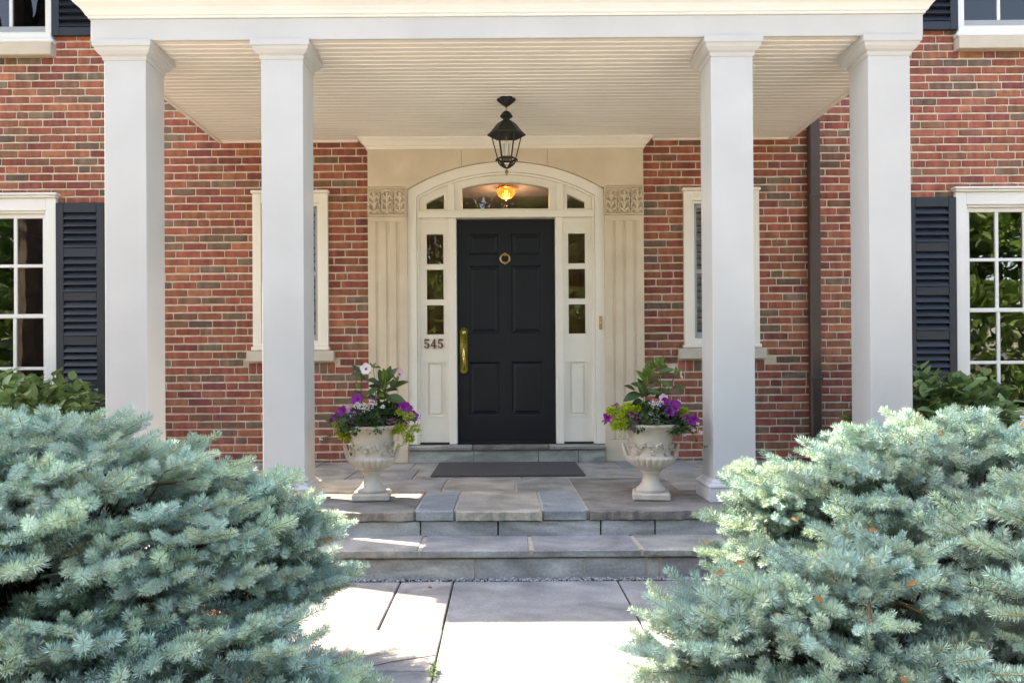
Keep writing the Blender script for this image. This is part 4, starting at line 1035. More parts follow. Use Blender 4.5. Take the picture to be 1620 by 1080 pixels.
# flower arrangement --------------------------------------------------
def petunia_mesh(name, m, eye, R_=.034):
    V = [(0, 0, -.018)]; Fs = []; n = 25
    for (rr, z, k) in ((.16, -.010, 0), (.55, .000, .06), (1.0, .004, .13)):
        for i in range(n):
            a = 2*math.pi*i/n; q = R_*rr*(1+k*math.cos(5*a)); V.append((q*math.cos(a), q*math.sin(a), z+(.003*math.cos(10*a) if rr > .9 else 0)))
    tri = [(0, 1+i, 1+(i+1) % n, 1+(i+1) % n) for i in range(n)]
    me = bpy.data.meshes.new(name); fs = [(0, 1+i, 1+(i+1) % n) for i in range(n)]
    for k in range(2):
        for i in range(n): j = (i+1) % n; fs.append((1+k*n+i, 1+(k+1)*n+i, 1+(k+1)*n+j, 1+k*n+j))
    me.from_pydata(V, [], fs); me.materials.append(m); me.materials.append(eye)
    me.polygons.foreach_set('material_index', [1]*n+[0]*(2*n)); me.polygons.foreach_set('use_smooth', [True]*(3*n)); me.update(); return me
def mand_mesh(name, m, eye):
    V = []; Fs = []; mi = []
    n = 3
    for p in range(5):
        a = 2*math.pi*p/5; ca, sa = math.cos(a), math.sin(a); b = len(V)
        for i in range(4):
            t = i/3; r = .005+.032*t; w = (.007, .017, .020, .006)[i]; z = -.016+.018*t-.004*t*t
            for s in (-1, 0, 1): V.append((ca*r-sa*(w*s+.004*t), sa*r+ca*(w*s+.004*t), z+(.003*s*t)))
        for i in range(3):
            for j in range(2): q = b+i*3+j; Fs.append((q, q+1, q+4, q+3)); mi.append(0)
    b = len(V); 
    for i in range(10): V.append((.007*math.cos(i*.628), .007*math.sin(i*.628), -.011))
    V.append((0, 0, -.03))
    me = bpy.data.meshes.new(name); fs = [tuple(f) for f in Fs]+[(b+i, b+(i+1) % 10, b+10) for i in range(10)]
    me.from_pydata(V, [], fs); me.materials.append(m); me.materials.append(eye); me.polygons.foreach_set('material_index', mi+[1]*10)
    me.polygons.foreach_set('use_smooth', [True]*len(fs)); me.update(); return me
PM = petunia_mesh('petunia_flower', S['purple'], S['purple'])
MW = mand_mesh('mandevilla_flower', S['whitepetal'], S['redeye']); MP = mand_mesh('mandevilla_flower', S['pink'], S['redeye'])
ML = [leaf_mesh('leaf', .095, .046, S['mandleaf'], .35, d, 6, .75) for d in (.25, .5, .1)]
MY = [leaf_mesh('leaf', .075, .032, S['younggreen'], .4, d, 6, .75) for d in (.05, .3)]
SM = leaf_mesh('leaf', .020, .012, S['dkgreen'], .2, .3, 2); SMr = raw(SM)
LG = leaf_mesh('leaf', .017, .0045, S['lime_leaf'], .2, .3, 2); LGr = raw(LG)
TL = leaf_mesh('leaf', .010, .008, S['whitepetal'], .1, .2, 2); TLr = raw(TL)
def cluster(r, name, rawm, m, parent, spots, n, spread, s0=.8, s1=1.3, upz=.6, tlo=.6, thi=1.3, flat=.6):
    parts = []
    for i in range(n):
        sp = r.choice(spots); d = Vector((r.gauss(0, 1), r.gauss(0, 1), r.gauss(0, 1))); d.normalize(); k = r.random()**.4
        p = Vector(sp[:3])+Vector((d.x, d.y, d.z*flat))*(sp[3] if len(sp) > 3 else spread)*k
        f = d+Vector((0, -.25, -.1)); parts.append((rawm[0], rawm[1], mtx(p, f, Vector((r.uniform(-.5, .5), r.uniform(-.9, .2), upz)), r.uniform(s0, s1)), r.uniform(tlo, thi)))
    V, Q, T = bake(parts); o = link(name, npmesh(name, V, Q, m, tone=T, smooth=True), parent); tag(o, kind='stuff'); return o
def trail(r, parent, pts, m_leaf, rawm, step=.010, name='trailing_stem', s=1.):
    pts = [Vector(p) for p in pts]; st_ = MB(); st_.tube(pts, .0016, 4); st_.build(name, S['stem'], parent, recalc=False); parts = []
    for i in range(len(pts)-1):
        L = (pts[i+1]-pts[i]).length; d = (pts[i+1]-pts[i]).normalized()
        for k in range(max(1, int(L/step))):
            p = pts[i].lerp(pts[i+1], r.random())
            for _ in range(2):
                f = d*.5+Vector((r.uniform(-1, 1), r.uniform(-1, .6), r.uniform(-.7, 1))); parts.append((rawm[0], rawm[1], mtx(p, f, (r.uniform(-.4, .4), -.6, .8), r.uniform(.7, 1.3)*s), r.uniform(.7, 1.3)))
    V, Q, T = bake(parts); o = link('trailing_leaves', npmesh('trailing_leaves', V, Q, m_leaf, tone=T, smooth=True), parent); tag(o, kind='stuff')
# urn positions : local frame at the soil, metres; photo px ~ 250 px/m, flower spots given as (dx, dz) from the rim centre
ZR = F0+.455
def planting(ux, uy, seed, side, D):
    r = random.Random(seed); gp = 'flowers planted in the stone urns'; nm = 'left' if side < 0 else 'right'
    base = Vector((ux, uy, ZR)); rel = lambda px, py, y=-.08: (W(px, py, uy+y)-base)
    # filler foliage
    fi = empty('filler_plant', base); tag(fi, f'small-leaved dark green filler plant with mauve flowers in {nm} urn', 'plant', gp)
    sp = [(r.uniform(-.15, .15), r.uniform(-.14, .12), r.uniform(.0, .05), .065) for _ in range(22)]+[(r.uniform(-.10, .10), r.uniform(-.08, .08), r.uniform(.07, .12), .05) for _ in range(14)]
    cluster(r, 'foliage', SMr, S['dkgreen'], fi, sp, 3600, .07, .9, 2.0)
    cluster(r, 'mauve_flowers', TLr, S['mauve'], fi, [(*rel(px, py, -.13), .022) for px, py in D['mauve']], 260, .02, .8, 1.3)
    # mandevilla
    ma = empty('mandevilla', base); tag(ma, D['mlabel'], 'plant', gp)
    for (pts) in D['stems']:
        P = [rel(*p, y=.0) if len(p) == 2 else rel(p[0], p[1], p[2]) for p in pts]
        MB().tube(P, [.0026]*(len(P)-1)+[.0015], 5).build('stem', S['stem'], ma, recalc=False)
    for (px, py, qx, qy, yb_, ye_, young) in D['leaves']:
        p, q = rel(px, py, yb_), rel(qx, qy, ye_); f = q-p; L = f.length
        mlist = MY if young else ML; me = r.choice(mlist); l0 = .075 if young else .095
        up = Vector((r.uniform(-.3, .3), -.75+r.uniform(-.2, .3), .75))
        put('leaf', me, ma, p, f, up, L/l0*1.05)
    for (px, py, qx, qy, yb_, ye_, young) in r.sample(D['leaves'], 16):
        p = rel(px, py, yb_+.03)+Vector((r.uniform(-.02, .02), 0, r.uniform(-.02, .02))); f = Vector((r.uniform(-1, 1), r.uniform(-.6, .6), r.uniform(-.2, .8)))
        put('leaf', r.choice(MY if young else ML), ma, p, f, Vector((r.uniform(-.3, .3), -.7, .7)), r.uniform(.65, 1.0))
    for (px, py, kind, fx, fy, fz) in D['mflowers']:
        put('flower', MW if kind == 'w' else MP, ma, rel(px, py, -.05), Vector((fx, fy, fz)).orthogonal(), (fx, fy, fz), D.get('mfs', 1.))
    # petunia
    pe = empty('petunia', base); tag(pe, D['plabel'], 'plant', gp)
    for (px, py, yy) in D['pet']:
        nrm = Vector((r.uniform(-.45, .45)+(px-D['cx'])*.006, -1, r.uniform(.0, .7))); put('flower', PM, pe, rel(px, py, yy), nrm.orthogonal(), nrm, r.uniform(.85, 1.1))
        p = rel(px, py, yy+.02); MB().tube([p, p*.6, (p.x*.3, p.y*.3, .01)], .0016, 4).build('stem', S['stem'], pe, recalc=False)
    cluster(r, 'foliage', SMr, S['dkgreen'], pe, [(*rel(px, py+3, yy+.04), .035) for px, py, yy in D['pet']], 500, .03, .8, 1.5, tlo=.9, thi=1.8)
    # white airy flowers
    eu = empty('white_spurge', base); tag(eu, f'airy plant with tiny white flowers in {nm} urn', 'plant', gp)
    cluster(r, 'white_flowers', TLr, S['whitepetal'], eu, [(*rel(px, py, -.10), w) for px, py, w in D['white']], D['nwhite'], .02, .75, 1.2, tlo=.85, thi=1.05)
    # chartreuse creeper
    cr_ = empty('golden_creeper', base); tag(cr_, f'chartreuse trailing creeper spilling over the rim of {nm} urn', 'plant', gp)
    cluster(r, 'foliage', LGr, S['lime_leaf'], cr_, [(*rel(px, py, -.07), w) for px, py, w in D['lime']], D['nlime'], .03, .8, 1.6, tlo=.6, thi=1.25)
    for t in D.get('limetrail', []): trail(r, cr_, [rel(px, py, -.09) for px, py in t], S['lime_leaf'], LGr, .006)
    for t in D.get('trail', []):
        trail(r, eu, [rel(px, py, -.10) for px, py in t], S['dkgreen'], SMr, .007, s=.7)
        e = rel(*t[-1], -.10); cluster(r, 'white_flowers', TLr, S['whitepetal'], eu, [(*e, .012)]+[(*rel(*q, -.11), .009) for q in D.get('trailfl', [])], 40, .01, .7, 1.1)
P4 = lambda x, y: (500+x/4.5, 560+y/4.5); P5 = lambda x, y: (940+x/4.5, 560+y/4.5)
def LV(P, l): return [(*P(a, b), *P(c, d), y0, y1, yo) for a, b, c, d, y0, y1, yo in l]
DL = dict(cx=588, mlabel='upright glossy-leaved mandevilla with white and pink trumpet flowers in left urn', plabel='purple petunias drooping over the edge of left urn',
    mauve=[P4(350, 480), P4(320, 510), P4(430, 455), P4(550, 470), P4(520, 480), P4(640, 490), P4(415, 310), P4(395, 330)],
    stems=[[P4(480, 420), P4(490, 300), P4(500, 200)], [P4(330, 430), P4(320, 260), P4(325, 130)], [P4(430, 420), P4(420, 200), P4(405, 80)], [P4(490, 290), P4(560, 220), P4(590, 150)], [P4(400, 300), P4(460, 170), P4(500, 190)]],
    leaves=LV(P4, [(470, 220, 380, 190, 0, -.02, 0), (500, 200, 530, 85, 0, -.01, 0), (505, 200, 575, 90, .02, .0, 0), (490, 200, 475, 100, 0, -.05, 1), (530, 250, 660, 205, 0, -.04, 0), (500, 310, 640, 335, 0, -.05, 0),
        (460, 240, 340, 300, 0, -.06, 0), (470, 250, 400, 190, .02, -.02, 0), (330, 330, 275, 255, 0, -.03, 0), (350, 320, 440, 245, -.02, -.04, 0), (325, 140, 250, 148, 0, -.03, 0), (330, 140, 390, 130, 0, .03, 0),
        (405, 100, 460, 90, 0, -.03, 0), (400, 95, 385, 60, 0, -.01, 1), (410, 95, 425, 60, 0, -.02, 1), (495, 230, 505, 170, 0, -.05, 1), (480, 280, 500, 225, -.02, -.06, 1), (440, 290, 480, 300, 0, -.07, 1), (465, 320, 445, 240, .02, .0, 0),
        (500, 260, 580, 245, .02, .0, 0), (430, 180, 350, 195, .02, .02, 0), (420, 210, 385, 180, .0, .0, 1), (450, 330, 360, 310, .03, .02, 0), (480, 200, 450, 110, .03, .04, 0), (300, 250, 285, 190, .0, .0, 1), (320, 200, 350, 160, 0, 0, 1), (570, 200, 590, 150, 0, -.02, 1), (505, 240, 440, 160, .04, .05, 0), (510, 290, 420, 280, .03, .03, 0)]),
    mflowers=[(*P4(352, 102), 'w', -.1, -1, .25), (*P4(605, 138), 'p', .8, -.5, .35), (*P4(243, 395), 'p', -.3, -1, .1)],
    pet=[(*P4(292, 322), -.06), (*P4(188, 402), -.05), (*P4(148, 450), -.06), (*P4(128, 470), -.03), (*P4(250, 503), -.14), (*P4(294, 440), -.12), (*P4(246, 445), -.10), (*P4(625, 378), -.06), (*P4(600, 365), -.02), (*P4(645, 385), -.03), (*P4(190, 490), -.06), (*P4(690, 440), -.02)],
    white=[(*P4(330, 370), .035), (*P4(290, 365), .025), (*P4(390, 365), .03), (*P4(350, 395), .025), (*P4(470, 375), .012), (*P4(420, 350), .012), (*P4(262, 440), .012), (*P4(735, 575), .008), (*P4(745, 525), .006)], nwhite=420,
    lime=[(*P4(155, 500), .024), (*P4(200, 575), .028), (*P4(225, 590), .022), (*P4(180, 560), .022), (*P4(600, 520), .04), (*P4(640, 540), .045), (*P4(715, 525), .026), (*P4(560, 540), .02), (*P4(660, 440), .03), (*P4(670, 600), .02), (*P4(600, 410), .015)], nlime=2300,
    limetrail=[[P4(600, 540), P4(630, 620), P4(615, 650), P4(570, 660)], [P4(690, 540), P4(680, 580), P4(675, 625)], [P4(640, 560), P4(655, 600), P4(640, 640)]],
    trail=[[P4(260, 530), P4(170, 555), P4(100, 580), P4(38, 600)], [P4(640, 470), P4(700, 465), P4(745, 445)]])
DR = dict(cx=1030, mlabel='upright mandevilla with pale new leaves and pink bud in right urn', plabel='purple petunias bunched at the right side of right urn', mfs=.8,
    mauve=[P5(285, 495), P5(270, 430), P5(375, 500), P5(280, 505), P5(300, 440), P5(290, 520)],
    stems=[[P5(350, 420), P5(355, 250), P5(385, 180)], [P5(470, 420), P5(470, 200), P5(470, 60)], [P5(530, 430), P5(530, 240), P5(570, 160)], [P5(560, 200), P5(575, 110)], [P5(355, 280), P5(380, 210), P5(430, 180)]],
    leaves=LV(P5, [(330, 280, 210, 335, 0, -.05, 0), (290, 255, 212, 230, 0, -.03, 0), (360, 300, 300, 200, 0, -.03, 0), (360, 270, 310, 175, .02, 0, 0), (370, 200, 300, 115, 0, -.02, 1), (380, 170, 375, 60, 0, -.03, 1), (390, 160, 440, 105, 0, -.03, 1),
        (460, 90, 495, 15, 0, -.02, 1), (455, 90, 450, 20, 0, .0, 1), (440, 100, 375, 50, .02, .02, 1), (460, 140, 570, 108, 0, -.03, 0), (470, 190, 535, 240, 0, -.07, 0), (550, 240, 655, 240, 0, -.04, 0), (380, 240, 400, 265, -.02, -.07, 0), (370, 210, 370, 150, 0, -.05, 1),
        (380, 270, 475, 272, 0, -.03, 0), (360, 190, 325, 150, .02, .03, 0), (395, 210, 465, 185, 0, -.03, 0), (345, 330, 270, 350, 0, -.04, 0), (430, 310, 520, 285, .02, 0, 0), (350, 230, 260, 215, .02, .02, 0), (360, 300, 420, 250, .03, .02, 0), (480, 100, 520, 60, 0, 0, 1), (465, 100, 430, 30, 0, -.02, 1), (575, 160, 580, 90, 0, 0, 1), (340, 300, 325, 250, 0, -.05, 1), (365, 170, 350, 100, 0, 0, 1), (400, 240, 450, 210, .03, .03, 0), (500, 270, 500, 220, .03, .0, 1)]),
    mflowers=[(*P5(628, 150), 'p', 1, -.2, .15), (*P5(495, 312), 'p', .1, -1, .3), (*P5(592, 425), 'p', -.2, -1, .0)],
    pet=[(*P5(108, 448), -.03), (*P5(155, 382), -.02), (*P5(510, 385), -.08), (*P5(540, 410), -.12), (*P5(575, 380), -.10), (*P5(560, 360), -.06), (*P5(525, 360), -.06), (*P5(590, 365), -.05), (*P5(500, 350), -.05), (*P5(662, 465), -.10), (*P5(713, 470), -.10), (*P5(545, 440), -.10)],
    white=[(*P5(440, 340), .03), (*P5(470, 350), .022), (*P5(410, 350), .02), (*P5(440, 370), .025), (*P5(430, 450), .025), (*P5(400, 420), .015), (*P5(450, 480), .015), (*P5(755, 560), .008), (*P5(645, 570), .007), (*P5(735, 495), .006)], nwhite=330,
    lime=[(*P5(190, 400), .04), (*P5(180, 470), .05), (*P5(210, 500), .045), (*P5(240, 380), .03), (*P5(120, 400), .02), (*P5(160, 510), .03), (*P5(300, 390), .02), (*P5(640, 405), .015)], nlime=2600,
    limetrail=[[P5(190, 500), P5(195, 540), P5(190, 590)], [P5(150, 440), P5(115, 410), P5(105, 380)]],
    trail=[[P5(560, 490), P5(660, 520), P5(700, 570), P5(735, 620), P5(770, 650), P5(805, 662)], [P5(600, 500), P5(690, 540), P5(755, 560)], [P5(590, 390), P5(605, 360), P5(610, 325)]], trailfl=[P5(645, 570), P5(755, 552), P5(705, 540)])
planting(*UL, 21, -1, DL); planting(*UR, 22, 1, DR)
# ------------------------------------------------------------------ blue spruces
def spray(seed, DN=1., WN=1.):
    r = np.random.default_rng(seed); V = []; Q = []; T = []; MI = []; n = [0]
    def seg(p0, p1, r0, r1, mi=1):
        d = p1-p0; d /= np.linalg.norm(d)+1e-9; a = np.cross(d, [0, 0, 1.]); a /= np.linalg.norm(a)+1e-9; b = np.cross(d, a); v = []
        for p, rr in ((p0, r0), (p1, r1)):
            for k in range(4): t = k*1.571; v.append(p+(a*math.cos(t)+b*math.sin(t))*rr)
        V.append(np.array(v)); Q.append(np.array([(k, (k+1) % 4, 4+(k+1) % 4, 4+k) for k in range(4)])+n[0]); T.append(np.ones((8, 3))); MI.append(np.full(4, mi)); n[0] += 8
    def shoot(p0, d, L, tone, dens=1900, nl=.0225, curve=.0):
        dens *= DN
        d = d/np.linalg.norm(d); m = int(L*dens); seg(p0, p0+d*L*.96, .0020, .0012, 2)
        a = np.cross(d, [0, 0, 1.]); a /= np.linalg.norm(a)+1e-9; up = np.cross(a, d)
        t = (np.arange(m)+r.uniform(0, 1, m))/m; ang = np.arange(m)*2.39996+r.normal(0, .25, m)
        rad = np.cos(ang)[:, None]*a+np.sin(ang)[:, None]*up
        fw = r.uniform(.12, .55, m)[:, None]+.9*np.clip(t-.80, 0, 1)[:, None]*4
        nd = rad+d*fw+np.array([0, 0, .30]); nd /= np.linalg.norm(nd, axis=1)[:, None]
        ln = nl*r.uniform(.75, 1.1, m)*(1-.25*np.clip(t-.85, 0, 1)/.15)
        b = p0+d*(t*L)[:, None]+rad*.0018; tip = b+nd*ln[:, None]+np.array([0, 0, .002])
        w = np.cross(nd, r.normal(0, 1, (m, 3))); w /= np.linalg.norm(w, axis=1)[:, None]+1e-9; w *= .0013*WN
        mid = b+nd*(ln*.5)[:, None]
        v = np.stack([b-w*.6, b+w*.6, mid+w, tip, mid-w], 1)   # 5 verts
        v = np.stack([b, mid+w, tip, mid-w], 1).reshape(-1, 3)
        q = np.arange(m*4).reshape(m, 4)+n[0]; V.append(v); Q.append(q); hu = r.uniform(-1, 1); T.append(np.repeat((tone*r.uniform(.82, 1.18, m))[:, None]*np.array([1+.09*hu, 1+.02*hu, 1-.10*hu]), 4, 0)); MI.append(np.zeros(m, int)); n[0] += m*4
    Lm = r.uniform(.26, .34); bend = r.uniform(-.05, .05); ax = lambda s: np.array([s*Lm, bend*s*s, -.05*s*(1-s)*Lm*3+.02*s*s])
    for k in range(4): seg(ax(k/4.)*.82, ax((k+1)/4.)*.82, .0055-.001*k, .0045-.001*k)
    shoot(ax(.34), ax(.70)-ax(.34), .36*Lm, r.uniform(.8, .95), 1000, .019)
    e = ax(.72); shoot(e, ax(1.)-e+r.normal(0, .008, 3), r.uniform(.095, .125), 1.08)
    for k, s in enumerate((.26, .44, .60, .71)):
        for sd in (-1, 1):
            if r.random() < .12: continue
            an = math.radians(r.uniform(36, 56)); d = np.array([math.cos(an), sd*math.sin(an), r.uniform(-.10, .22)])
            L = r.uniform(.085, .12)*(1.1-.2*s); p = ax(s+r.uniform(-.02, .02)); tn = r.uniform(.82, 1.2)
            if s < .3:
                shoot(p, d, L*.8, .9*tn, 1000, .018); d2 = d+np.array([.25, sd*.1, .1]); shoot(p+d*L*.8, d2, L*.95, tn)
            else: shoot(p, d, L, tn)
    for _ in range(2):
        s = r.uniform(.35, .7); shoot(ax(s), np.array([.75, r.uniform(-.5, .5), r.uniform(.5, .9)]), r.uniform(.06, .085), 1.05)
    V = np.concatenate(V); Q = np.concatenate(Q); T = np.concatenate(T); MI = np.concatenate(MI)
    # tone: slight warm/green shift between shoots
    T3 = T
    return npmesh('branch', V, Q, [S['needle'], S['twig'], S['shootstem']], tone=T3, mi=MI)
SPR = [spray(100+i) for i in range(14)]
SPL = [raw(spray(300+i, .36, 1.5)) for i in range(6)]; SPM = [raw(spray(400+i, .7, 1.15)) for i in range(6)]
DRY = leaf_mesh('dry_leaf', .035, .016, S['dryleaf'], .4, .8, 4)
def spruce(name, label, base, lobes, nb, seed, nobj=292, cut=None):
    r = random.Random(seed); root = empty(name, base); tag(root, label, 'spruce'); br = MB(); B = Vector(base)
    tr_ = MB(); tr_.tube([(0, 0, 0), (.03, .02, .25), (.0, .04, .45)], [.06, .05, .03], 8); tr_.build('trunk', S['bark'], root)
    def inside(p, skip, lim=.80):
        for k, (c, rr, w) in enumerate(lobes):
            if k != skip and Vector(((p.x-c[0])/rr[0], (p.y-c[1])/rr[1], (p.z-c[2])/rr[2])).length < lim: return True
        return False
    tips = []; near = {}
    def crowded(p, d):
        k = (int(p.x//.2), int(p.y//.2), int(p.z//.2))
        for a in (-1, 0, 1):
            for b in (-1, 0, 1):
                for c in (-1, 0, 1):
                    for q in near.get((k[0]+a, k[1]+b, k[2]+c), ()):
                        if (p-q).length < d: return True
        near.setdefault(k, []).append(p); return False
    tries = 0; D0 = .150
    while len(tips) < nb and tries < 60000:
        tries += 1; D0 = .172 if tries < 20000 else (.145 if tries < 40000 else .12)
        k = r.choices(range(len(lobes)), [l[2] for l in lobes])[0]; c, rr, w = lobes[k]
        u = r.uniform(-.75, 1); a = r.uniform(0, 2*math.pi); cs = math.sqrt(1-u*u); d = Vector((cs*math.cos(a), cs*math.sin(a), u))
        kk = r.uniform(.88, 1.06); tip = Vector((c[0]+d.x*rr[0]*kk, c[1]+d.y*rr[1]*kk, c[2]+d.z*rr[2]*kk))
        if tip.z < .03 or inside(tip, k) or (cut and cut(tip, k)): continue
        back = d.y > .45 and tip.z < .7*(c[2]+rr[2])
        if back and r.random() < .7: continue
        nrm = Vector((d.x/rr[0], d.y/rr[1], d.z/rr[2])).normalized()
        out = Vector((tip.x-c[0], tip.y-c[1], 0)); out = out.normalized() if out.length > .05 else Vector((r.uniform(-1, 1), r.uniform(-1, 1), 0)).normalized()
        f = (out*.92+nrm*.36+Vector((r.uniform(-.32, .32), r.uniform(-.32, .32), r.uniform(-.06, .26)))).normalized()
        up = (Vector((0, 0, 1))*1.0+nrm*.35+Vector((r.uniform(-.25, .25), r.uniform(-.25, .25), 0)))
        sc_ = r.choice((r.uniform(.85, 1.05), r.uniform(1.05, 1.35), r.uniform(1.15, 1.45)))
        if not inside(tip-f*.40*sc_, -1, .80) or f.dot(nrm) < .15: continue   # the woody base must stay buried in the bush
        if crowded(tip, D0*(1.3 if back else 1)): continue
        see = nrm.dot((CAM-tip).normalized())+.35; tips.append((see/((CAM-tip).length)**2, tip, f, up, sc_, c))
    tips.sort(key=lambda t: -t[0]); parts = []
    for i, (q_, tip, f, up, sc_, c) in enumerate(tips):
        L = .40*sc_; p0 = tip-f*L
        if i < nobj: put('branch', r.choice(SPR), root, p0-B, f, up, sc_)
        else: v, q = r.choice(SPM); parts.append((v, q, mtx(p0-B, f, up, sc_), r.uniform(.85, 1.15)))
        q0 = Vector((c[0], c[1], .12))-B; q1 = p0-B
        br.tube([q0, q0.lerp(q1, .5)+Vector((0, 0, -.05)), q1+f*.02], [.007, .0045, .003], 4)
        if i < nobj and r.random() < .09: put('dry_leaf', DRY, root, tip-B-f*.12+up.normalized()*.035, (r.uniform(-1, 1), r.uniform(-1, 1), r.uniform(-.4, .4)), (r.uniform(-.5, .5), -1, .6), r.uniform(.7, 1.2))
    br.build('inner_branches', S['bark'], root, recalc=False)
    n0 = len(parts)
    while len(parts) < n0+330:                 # sparse shoots deep inside
        c, rr, w = r.choices(lobes, [l[2] for l in lobes])[0]
        u = r.uniform(-.5, 1); a = r.uniform(0, 2*math.pi); cs = math.sqrt(1-u*u); d = Vector((cs*math.cos(a), cs*math.sin(a), u))
        kk = r.uniform(.5, .88); tip = Vector((c[0]+d.x*rr[0]*kk, c[1]+d.y*rr[1]*kk, c[2]+d.z*rr[2]*kk))
        if tip.z < .04 or (cut and cut(tip, 0)): continue
        f = (Vector((d.x, d.y, d.z*.5))+Vector((r.uniform(-.5, .5), r.uniform(-.5, .5), r.uniform(-.1, .3)))).normalized()
        v, q = r.choice(SPL); parts.append((v, q, mtx(tip-f*.4-B, f, (r.uniform(-.4, .4), r.uniform(-.4, .4), 1), r.uniform(.85, 1.15)), r.uniform(.8, 1.)))
    V, Q, T = bake(parts); o = link('inner_foliage', npmesh('inner_foliage', V, Q, S['needle'], tone=T), root); tag(o, kind='stuff')
    return root
spruce('blue_spruce', 'dense blue spruce bush left of the stone path', (-1.75, -4.0, -.01),
       [((-1.74, -4.03, .32), (1.14, .78, .68), 1.0), ((-1.02, -3.86, .38), (.48, .42, .42), .35), ((-.80, -4.40, .06), (.46, .42, .33), .35), ((-1.40, -4.46, .12), (.84, .44, .38), .6)], 440, 11, cut=lambda p, k: k < 2 and p.z < .27 and p.x > -1.2 and p.y > -4.1)
spruce('blue_spruce', 'spreading blue spruce bush right of the path, sunlit along its top', (1.75, -3.8, -.01),
       [((1.98, -3.42, .34), (1.06, .80, .60), .8), ((1.50, -3.35, .38), (.46, .40, .52), .25), ((1.18, -3.32, .33), (.40, .42, .44), .25), ((1.20, -4.18, .12), (.90, .62, .44), .7), ((2.05, -4.15, .30), (.95, .70, .52), .6)], 450, 12)
# ------------------------------------------------------------------ trees that shade the garden and show in the panes
TLm = leaf_mesh('tl', .16, .085, S['tree_leaf'], .2, .4, 2); TLR = raw(TLm)
def tree(name, label, base, h, cr, cz, n, seed, s=1., sq=1., lobes=None):
    r = np.random.default_rng(seed); root = empty(name, base); tag(root, label, 'tree')
    t = MB(); t.tube([(0, 0, -.05), (.05, 0, cz*.35), (.0, .1, cz*.7), (.1, 0, h*.9)], [.05*cr+.05, .04*cr+.04, .03*cr+.03, .03], 8)
    if lobes is None:
        lobes = []
        for i in range(26):
            d = r.normal(0, 1, 3); d /= np.linalg.norm(d); lobes.append((np.array([d[0]*cr*.72, d[1]*cr*.72*sq, cz+d[2]*(h-cz)*.75]), r.uniform(.28, .45)*cr))
    for (p, q_) in lobes:
        t.tube([(0, 0, cz*r.uniform(.5, .9)), tuple(p*np.array([.5, .5, .9])), tuple(p)], [.05, .035, .015], 5)
    t.build('trunk', S['bark'], root, recalc=False); parts = []
    v0, q0 = TLR; k = r.integers(0, len(lobes), n); d = r.normal(0, 1, (n, 3)); d /= np.linalg.norm(d, axis=1)[:, None]; rad = r.uniform(0, 1, n)**.33
    P = np.array([lobes[i][0] for i in k])+d*rad[:, None]*np.array([lobes[i][1] for i in k])[:, None]*np.array([1, 1, .7])
    f = r.normal(0, 1, (n, 3)); f /= np.linalg.norm(f, axis=1)[:, None]; u = r.normal(0, 1, (n, 3))+np.array([0, 0, 1.2]); u -= f*(u*f).sum(1)[:, None]; u /= np.linalg.norm(u, axis=1)[:, None]; w = np.cross(u, f)
    R_ = np.stack([f, w, u], 2)*(r.uniform(.7, 1.3, n)*s)[:, None, None]
    V = np.einsum('nij,mj->nmi', R_, v0)+P[:, None, :]; m = len(v0)
    Q = (q0[None]+(np.arange(n)*m)[:, None, None]).reshape(-1, 4); T = np.repeat(r.uniform(.6, 1.4, n), m)
    o = link('crown', npmesh('crown', V.reshape(-1, 3), Q, S['tree_leaf'], tone=T, smooth=True), root); return root
kx, ky = math.cos(SUN_AZ)/math.tan(SUN_EL), math.sin(SUN_AZ)/math.tan(SUN_EL)
def shade_at(x, y, z): return (x-kx*z, y+ky*z)         # where a crown at height z must stand to shade (x, y)
SHL = [(-2.2, -3.75, .72), (-1.75, -4.25, .65), (-3.0, -3.5, .8), (-2.6, -4.5, .8), (-.55, -4.50, .58), (.25, -5.05, .72), (1.25, -4.75, .70), (2.2, -4.65, .75), (3.0, -4.4, .8), (-.2, -5.7, .8), (1.6, -5.6, .8), (-1.6, -5.3, .8), (1.2, -4.35, .45), (2.0, -4.2, .5)]
sx, sy = shade_at(-.2, -4.9, 8.0); lob = []; rr_ = random.Random(3)
for (x, y, q) in SHL:
    z = 8.0+rr_.uniform(-.9, .9); u, v = shade_at(x, y, z); lob.append((np.array([u-sx, v-sy, z]), q))
tree('shade_tree', 'tall garden tree standing beyond the left edge, shading the spruces', (sx, sy, -.03), 9.6, 2.6, 8.0, 12000, 31, .95, lobes=lob)
k = 0
for (x, y, h, c_) in ((-9.5, -14, 8, 3.4), (-3.8, -17.5, 9.5, 3.6), (2.5, -21, 10, 3.8), (7.5, -15.5, 8.5, 3.4), (13, -19, 9.5, 3.8), (-15, -19, 10, 4), (-.3, -18.5, 11, 4.0), (17, -15, 12, 4.2), (-16.5, -15, 12, 4.2)):
    tree('garden_tree', ['broad leafy tree mirrored in the left window panes', 'leafy tree mirrored in the left sidelight', 'leafy tree mirrored in the right sidelight', 'bright leafy tree mirrored in the right window panes', 'far right leafy tree across the street', 'far left leafy tree across the street', 'leafy tree added out of view to hide sky in the fanlight', 'tall leafy tree mirrored in the upper right window', 'tall leafy tree mirrored in the upper left window'][k], (x, y, -.03), h, c_, h*.52, 7500, 60+k, 2.1); SC  # reflections; the fanlight tree is added to cover mirrored sky patches
    k += 1
hr = np.random.default_rng(9); n = 22000; hd = empty('reflection_hedge', (0, -12.9, -.02)); tag(hd, 'tall hedge added out of view to darken low window reflections', 'hedge')  # unseen hedge added to block bright ground and horizon in the panes
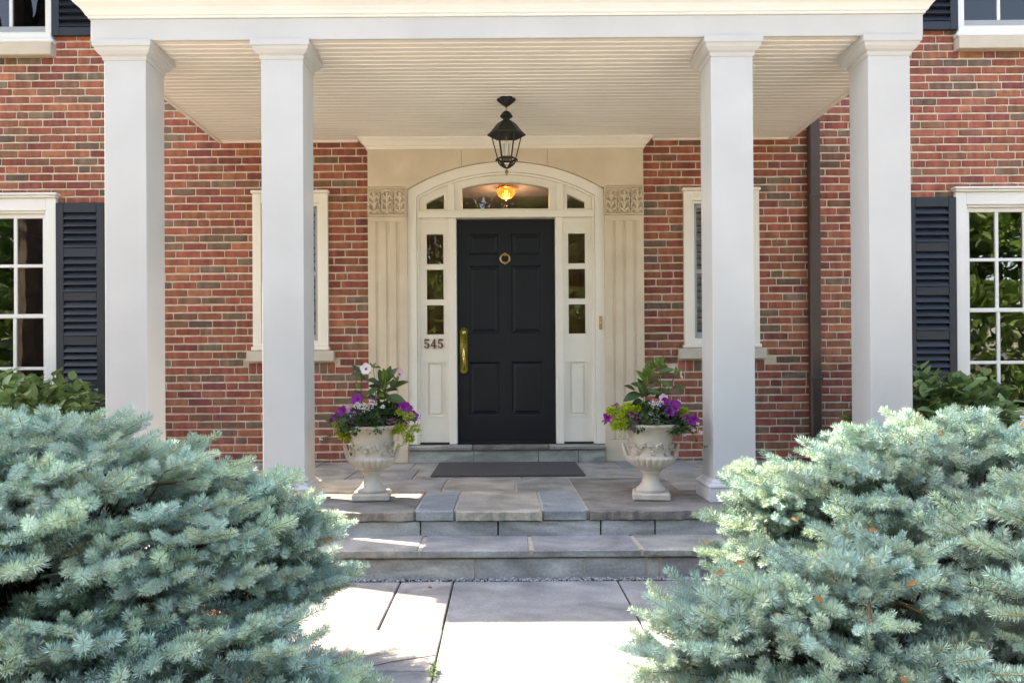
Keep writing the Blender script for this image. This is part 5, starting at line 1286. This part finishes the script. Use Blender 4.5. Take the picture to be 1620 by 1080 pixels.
P = np.stack([hr.uniform(-24, 24, n), hr.uniform(-.5, .5, n), hr.uniform(0, 3.3, n)], 1); f = hr.normal(0, 1, (n, 3)); f /= np.linalg.norm(f, axis=1)[:, None]; u = np.cross(f, hr.normal(0, 1, (n, 3))); u /= np.linalg.norm(u, axis=1)[:, None]; w = np.cross(u, f)
Rm = np.stack([f, w, u], 2)*hr.uniform(1.3, 2.4, n)[:, None, None]; v0, q0 = TLR; V = (np.einsum('nij,mj->nmi', Rm, v0)+P[:, None]).reshape(-1, 3); Q = (q0[None]+(np.arange(n)*len(v0))[:, None, None]).reshape(-1, 4)
link('foliage', npmesh('foliage', V, Q, S['tree_leaf'], tone=np.repeat(hr.uniform(.5, 1.1, n), len(v0)), smooth=True), hd)
# ------------------------------------------------------------------ small litter on the path
o = put('fallen_leaf', DRY, None, (W(677, 930, -2.82).x, -2.86, .006), (1, .3, 0), (0, -.3, 1), 1.1); tag(o, 'small dry leaf lying on the shaded flagstone below the steps', 'leaf')
tw = MB(); tw.tube([(-.55, -3.90, .004), (-.47, -3.86, .008), (-.38, -3.82, .006), (-.31, -3.79, .006)], [.0015, .002, .0025, .002], 5); tag(tw.build('fallen_twig', S['twig']), 'thin dark twig lying across the sunlit flagstone', 'twig')
wr = random.Random(4); parts = [(SMr[0], SMr[1], mtx((-.302+wr.uniform(-.012, .012), -3.97+wr.uniform(-.06, .05), .004+wr.uniform(0, .02)), (wr.uniform(-1, 1), wr.uniform(-1, 1), .4), (0, 0, 1), wr.uniform(.5, .9)), wr.uniform(.9, 1.8)) for _ in range(70)]
V, Q, T = bake(parts); o = link('joint_weed', npmesh('joint_weed', V, Q, S['dkgreen'], tone=T, smooth=True)); tag(o, 'tiny green weed growing in the path joint', 'weed')
lr_ = random.Random(77); parts = []
for _ in range(170):                           # needles and leaf crumbs blown onto the paving
    if lr_.random() < .75: p = (lr_.uniform(-.95, 1.2), lr_.uniform(-4.3, -2.75), .004)
    else: p = (lr_.uniform(-1.5, 1.6), lr_.uniform(-2.3, -1.0), F0+.005)
    parts.append((LGr[0], LGr[1], mtx(p, (lr_.uniform(-1, 1), lr_.uniform(-1, 1), 0), (0, 0, 1), lr_.uniform(.35, 1.0)), lr_.uniform(.5, 1.4)))
V, Q, T = bake(parts); o = link('litter', npmesh('litter', V, Q, S['dryleaf'], tone=T)); tag(o, 'dry needles and leaf crumbs scattered over the paving', 'litter', kind='stuff')
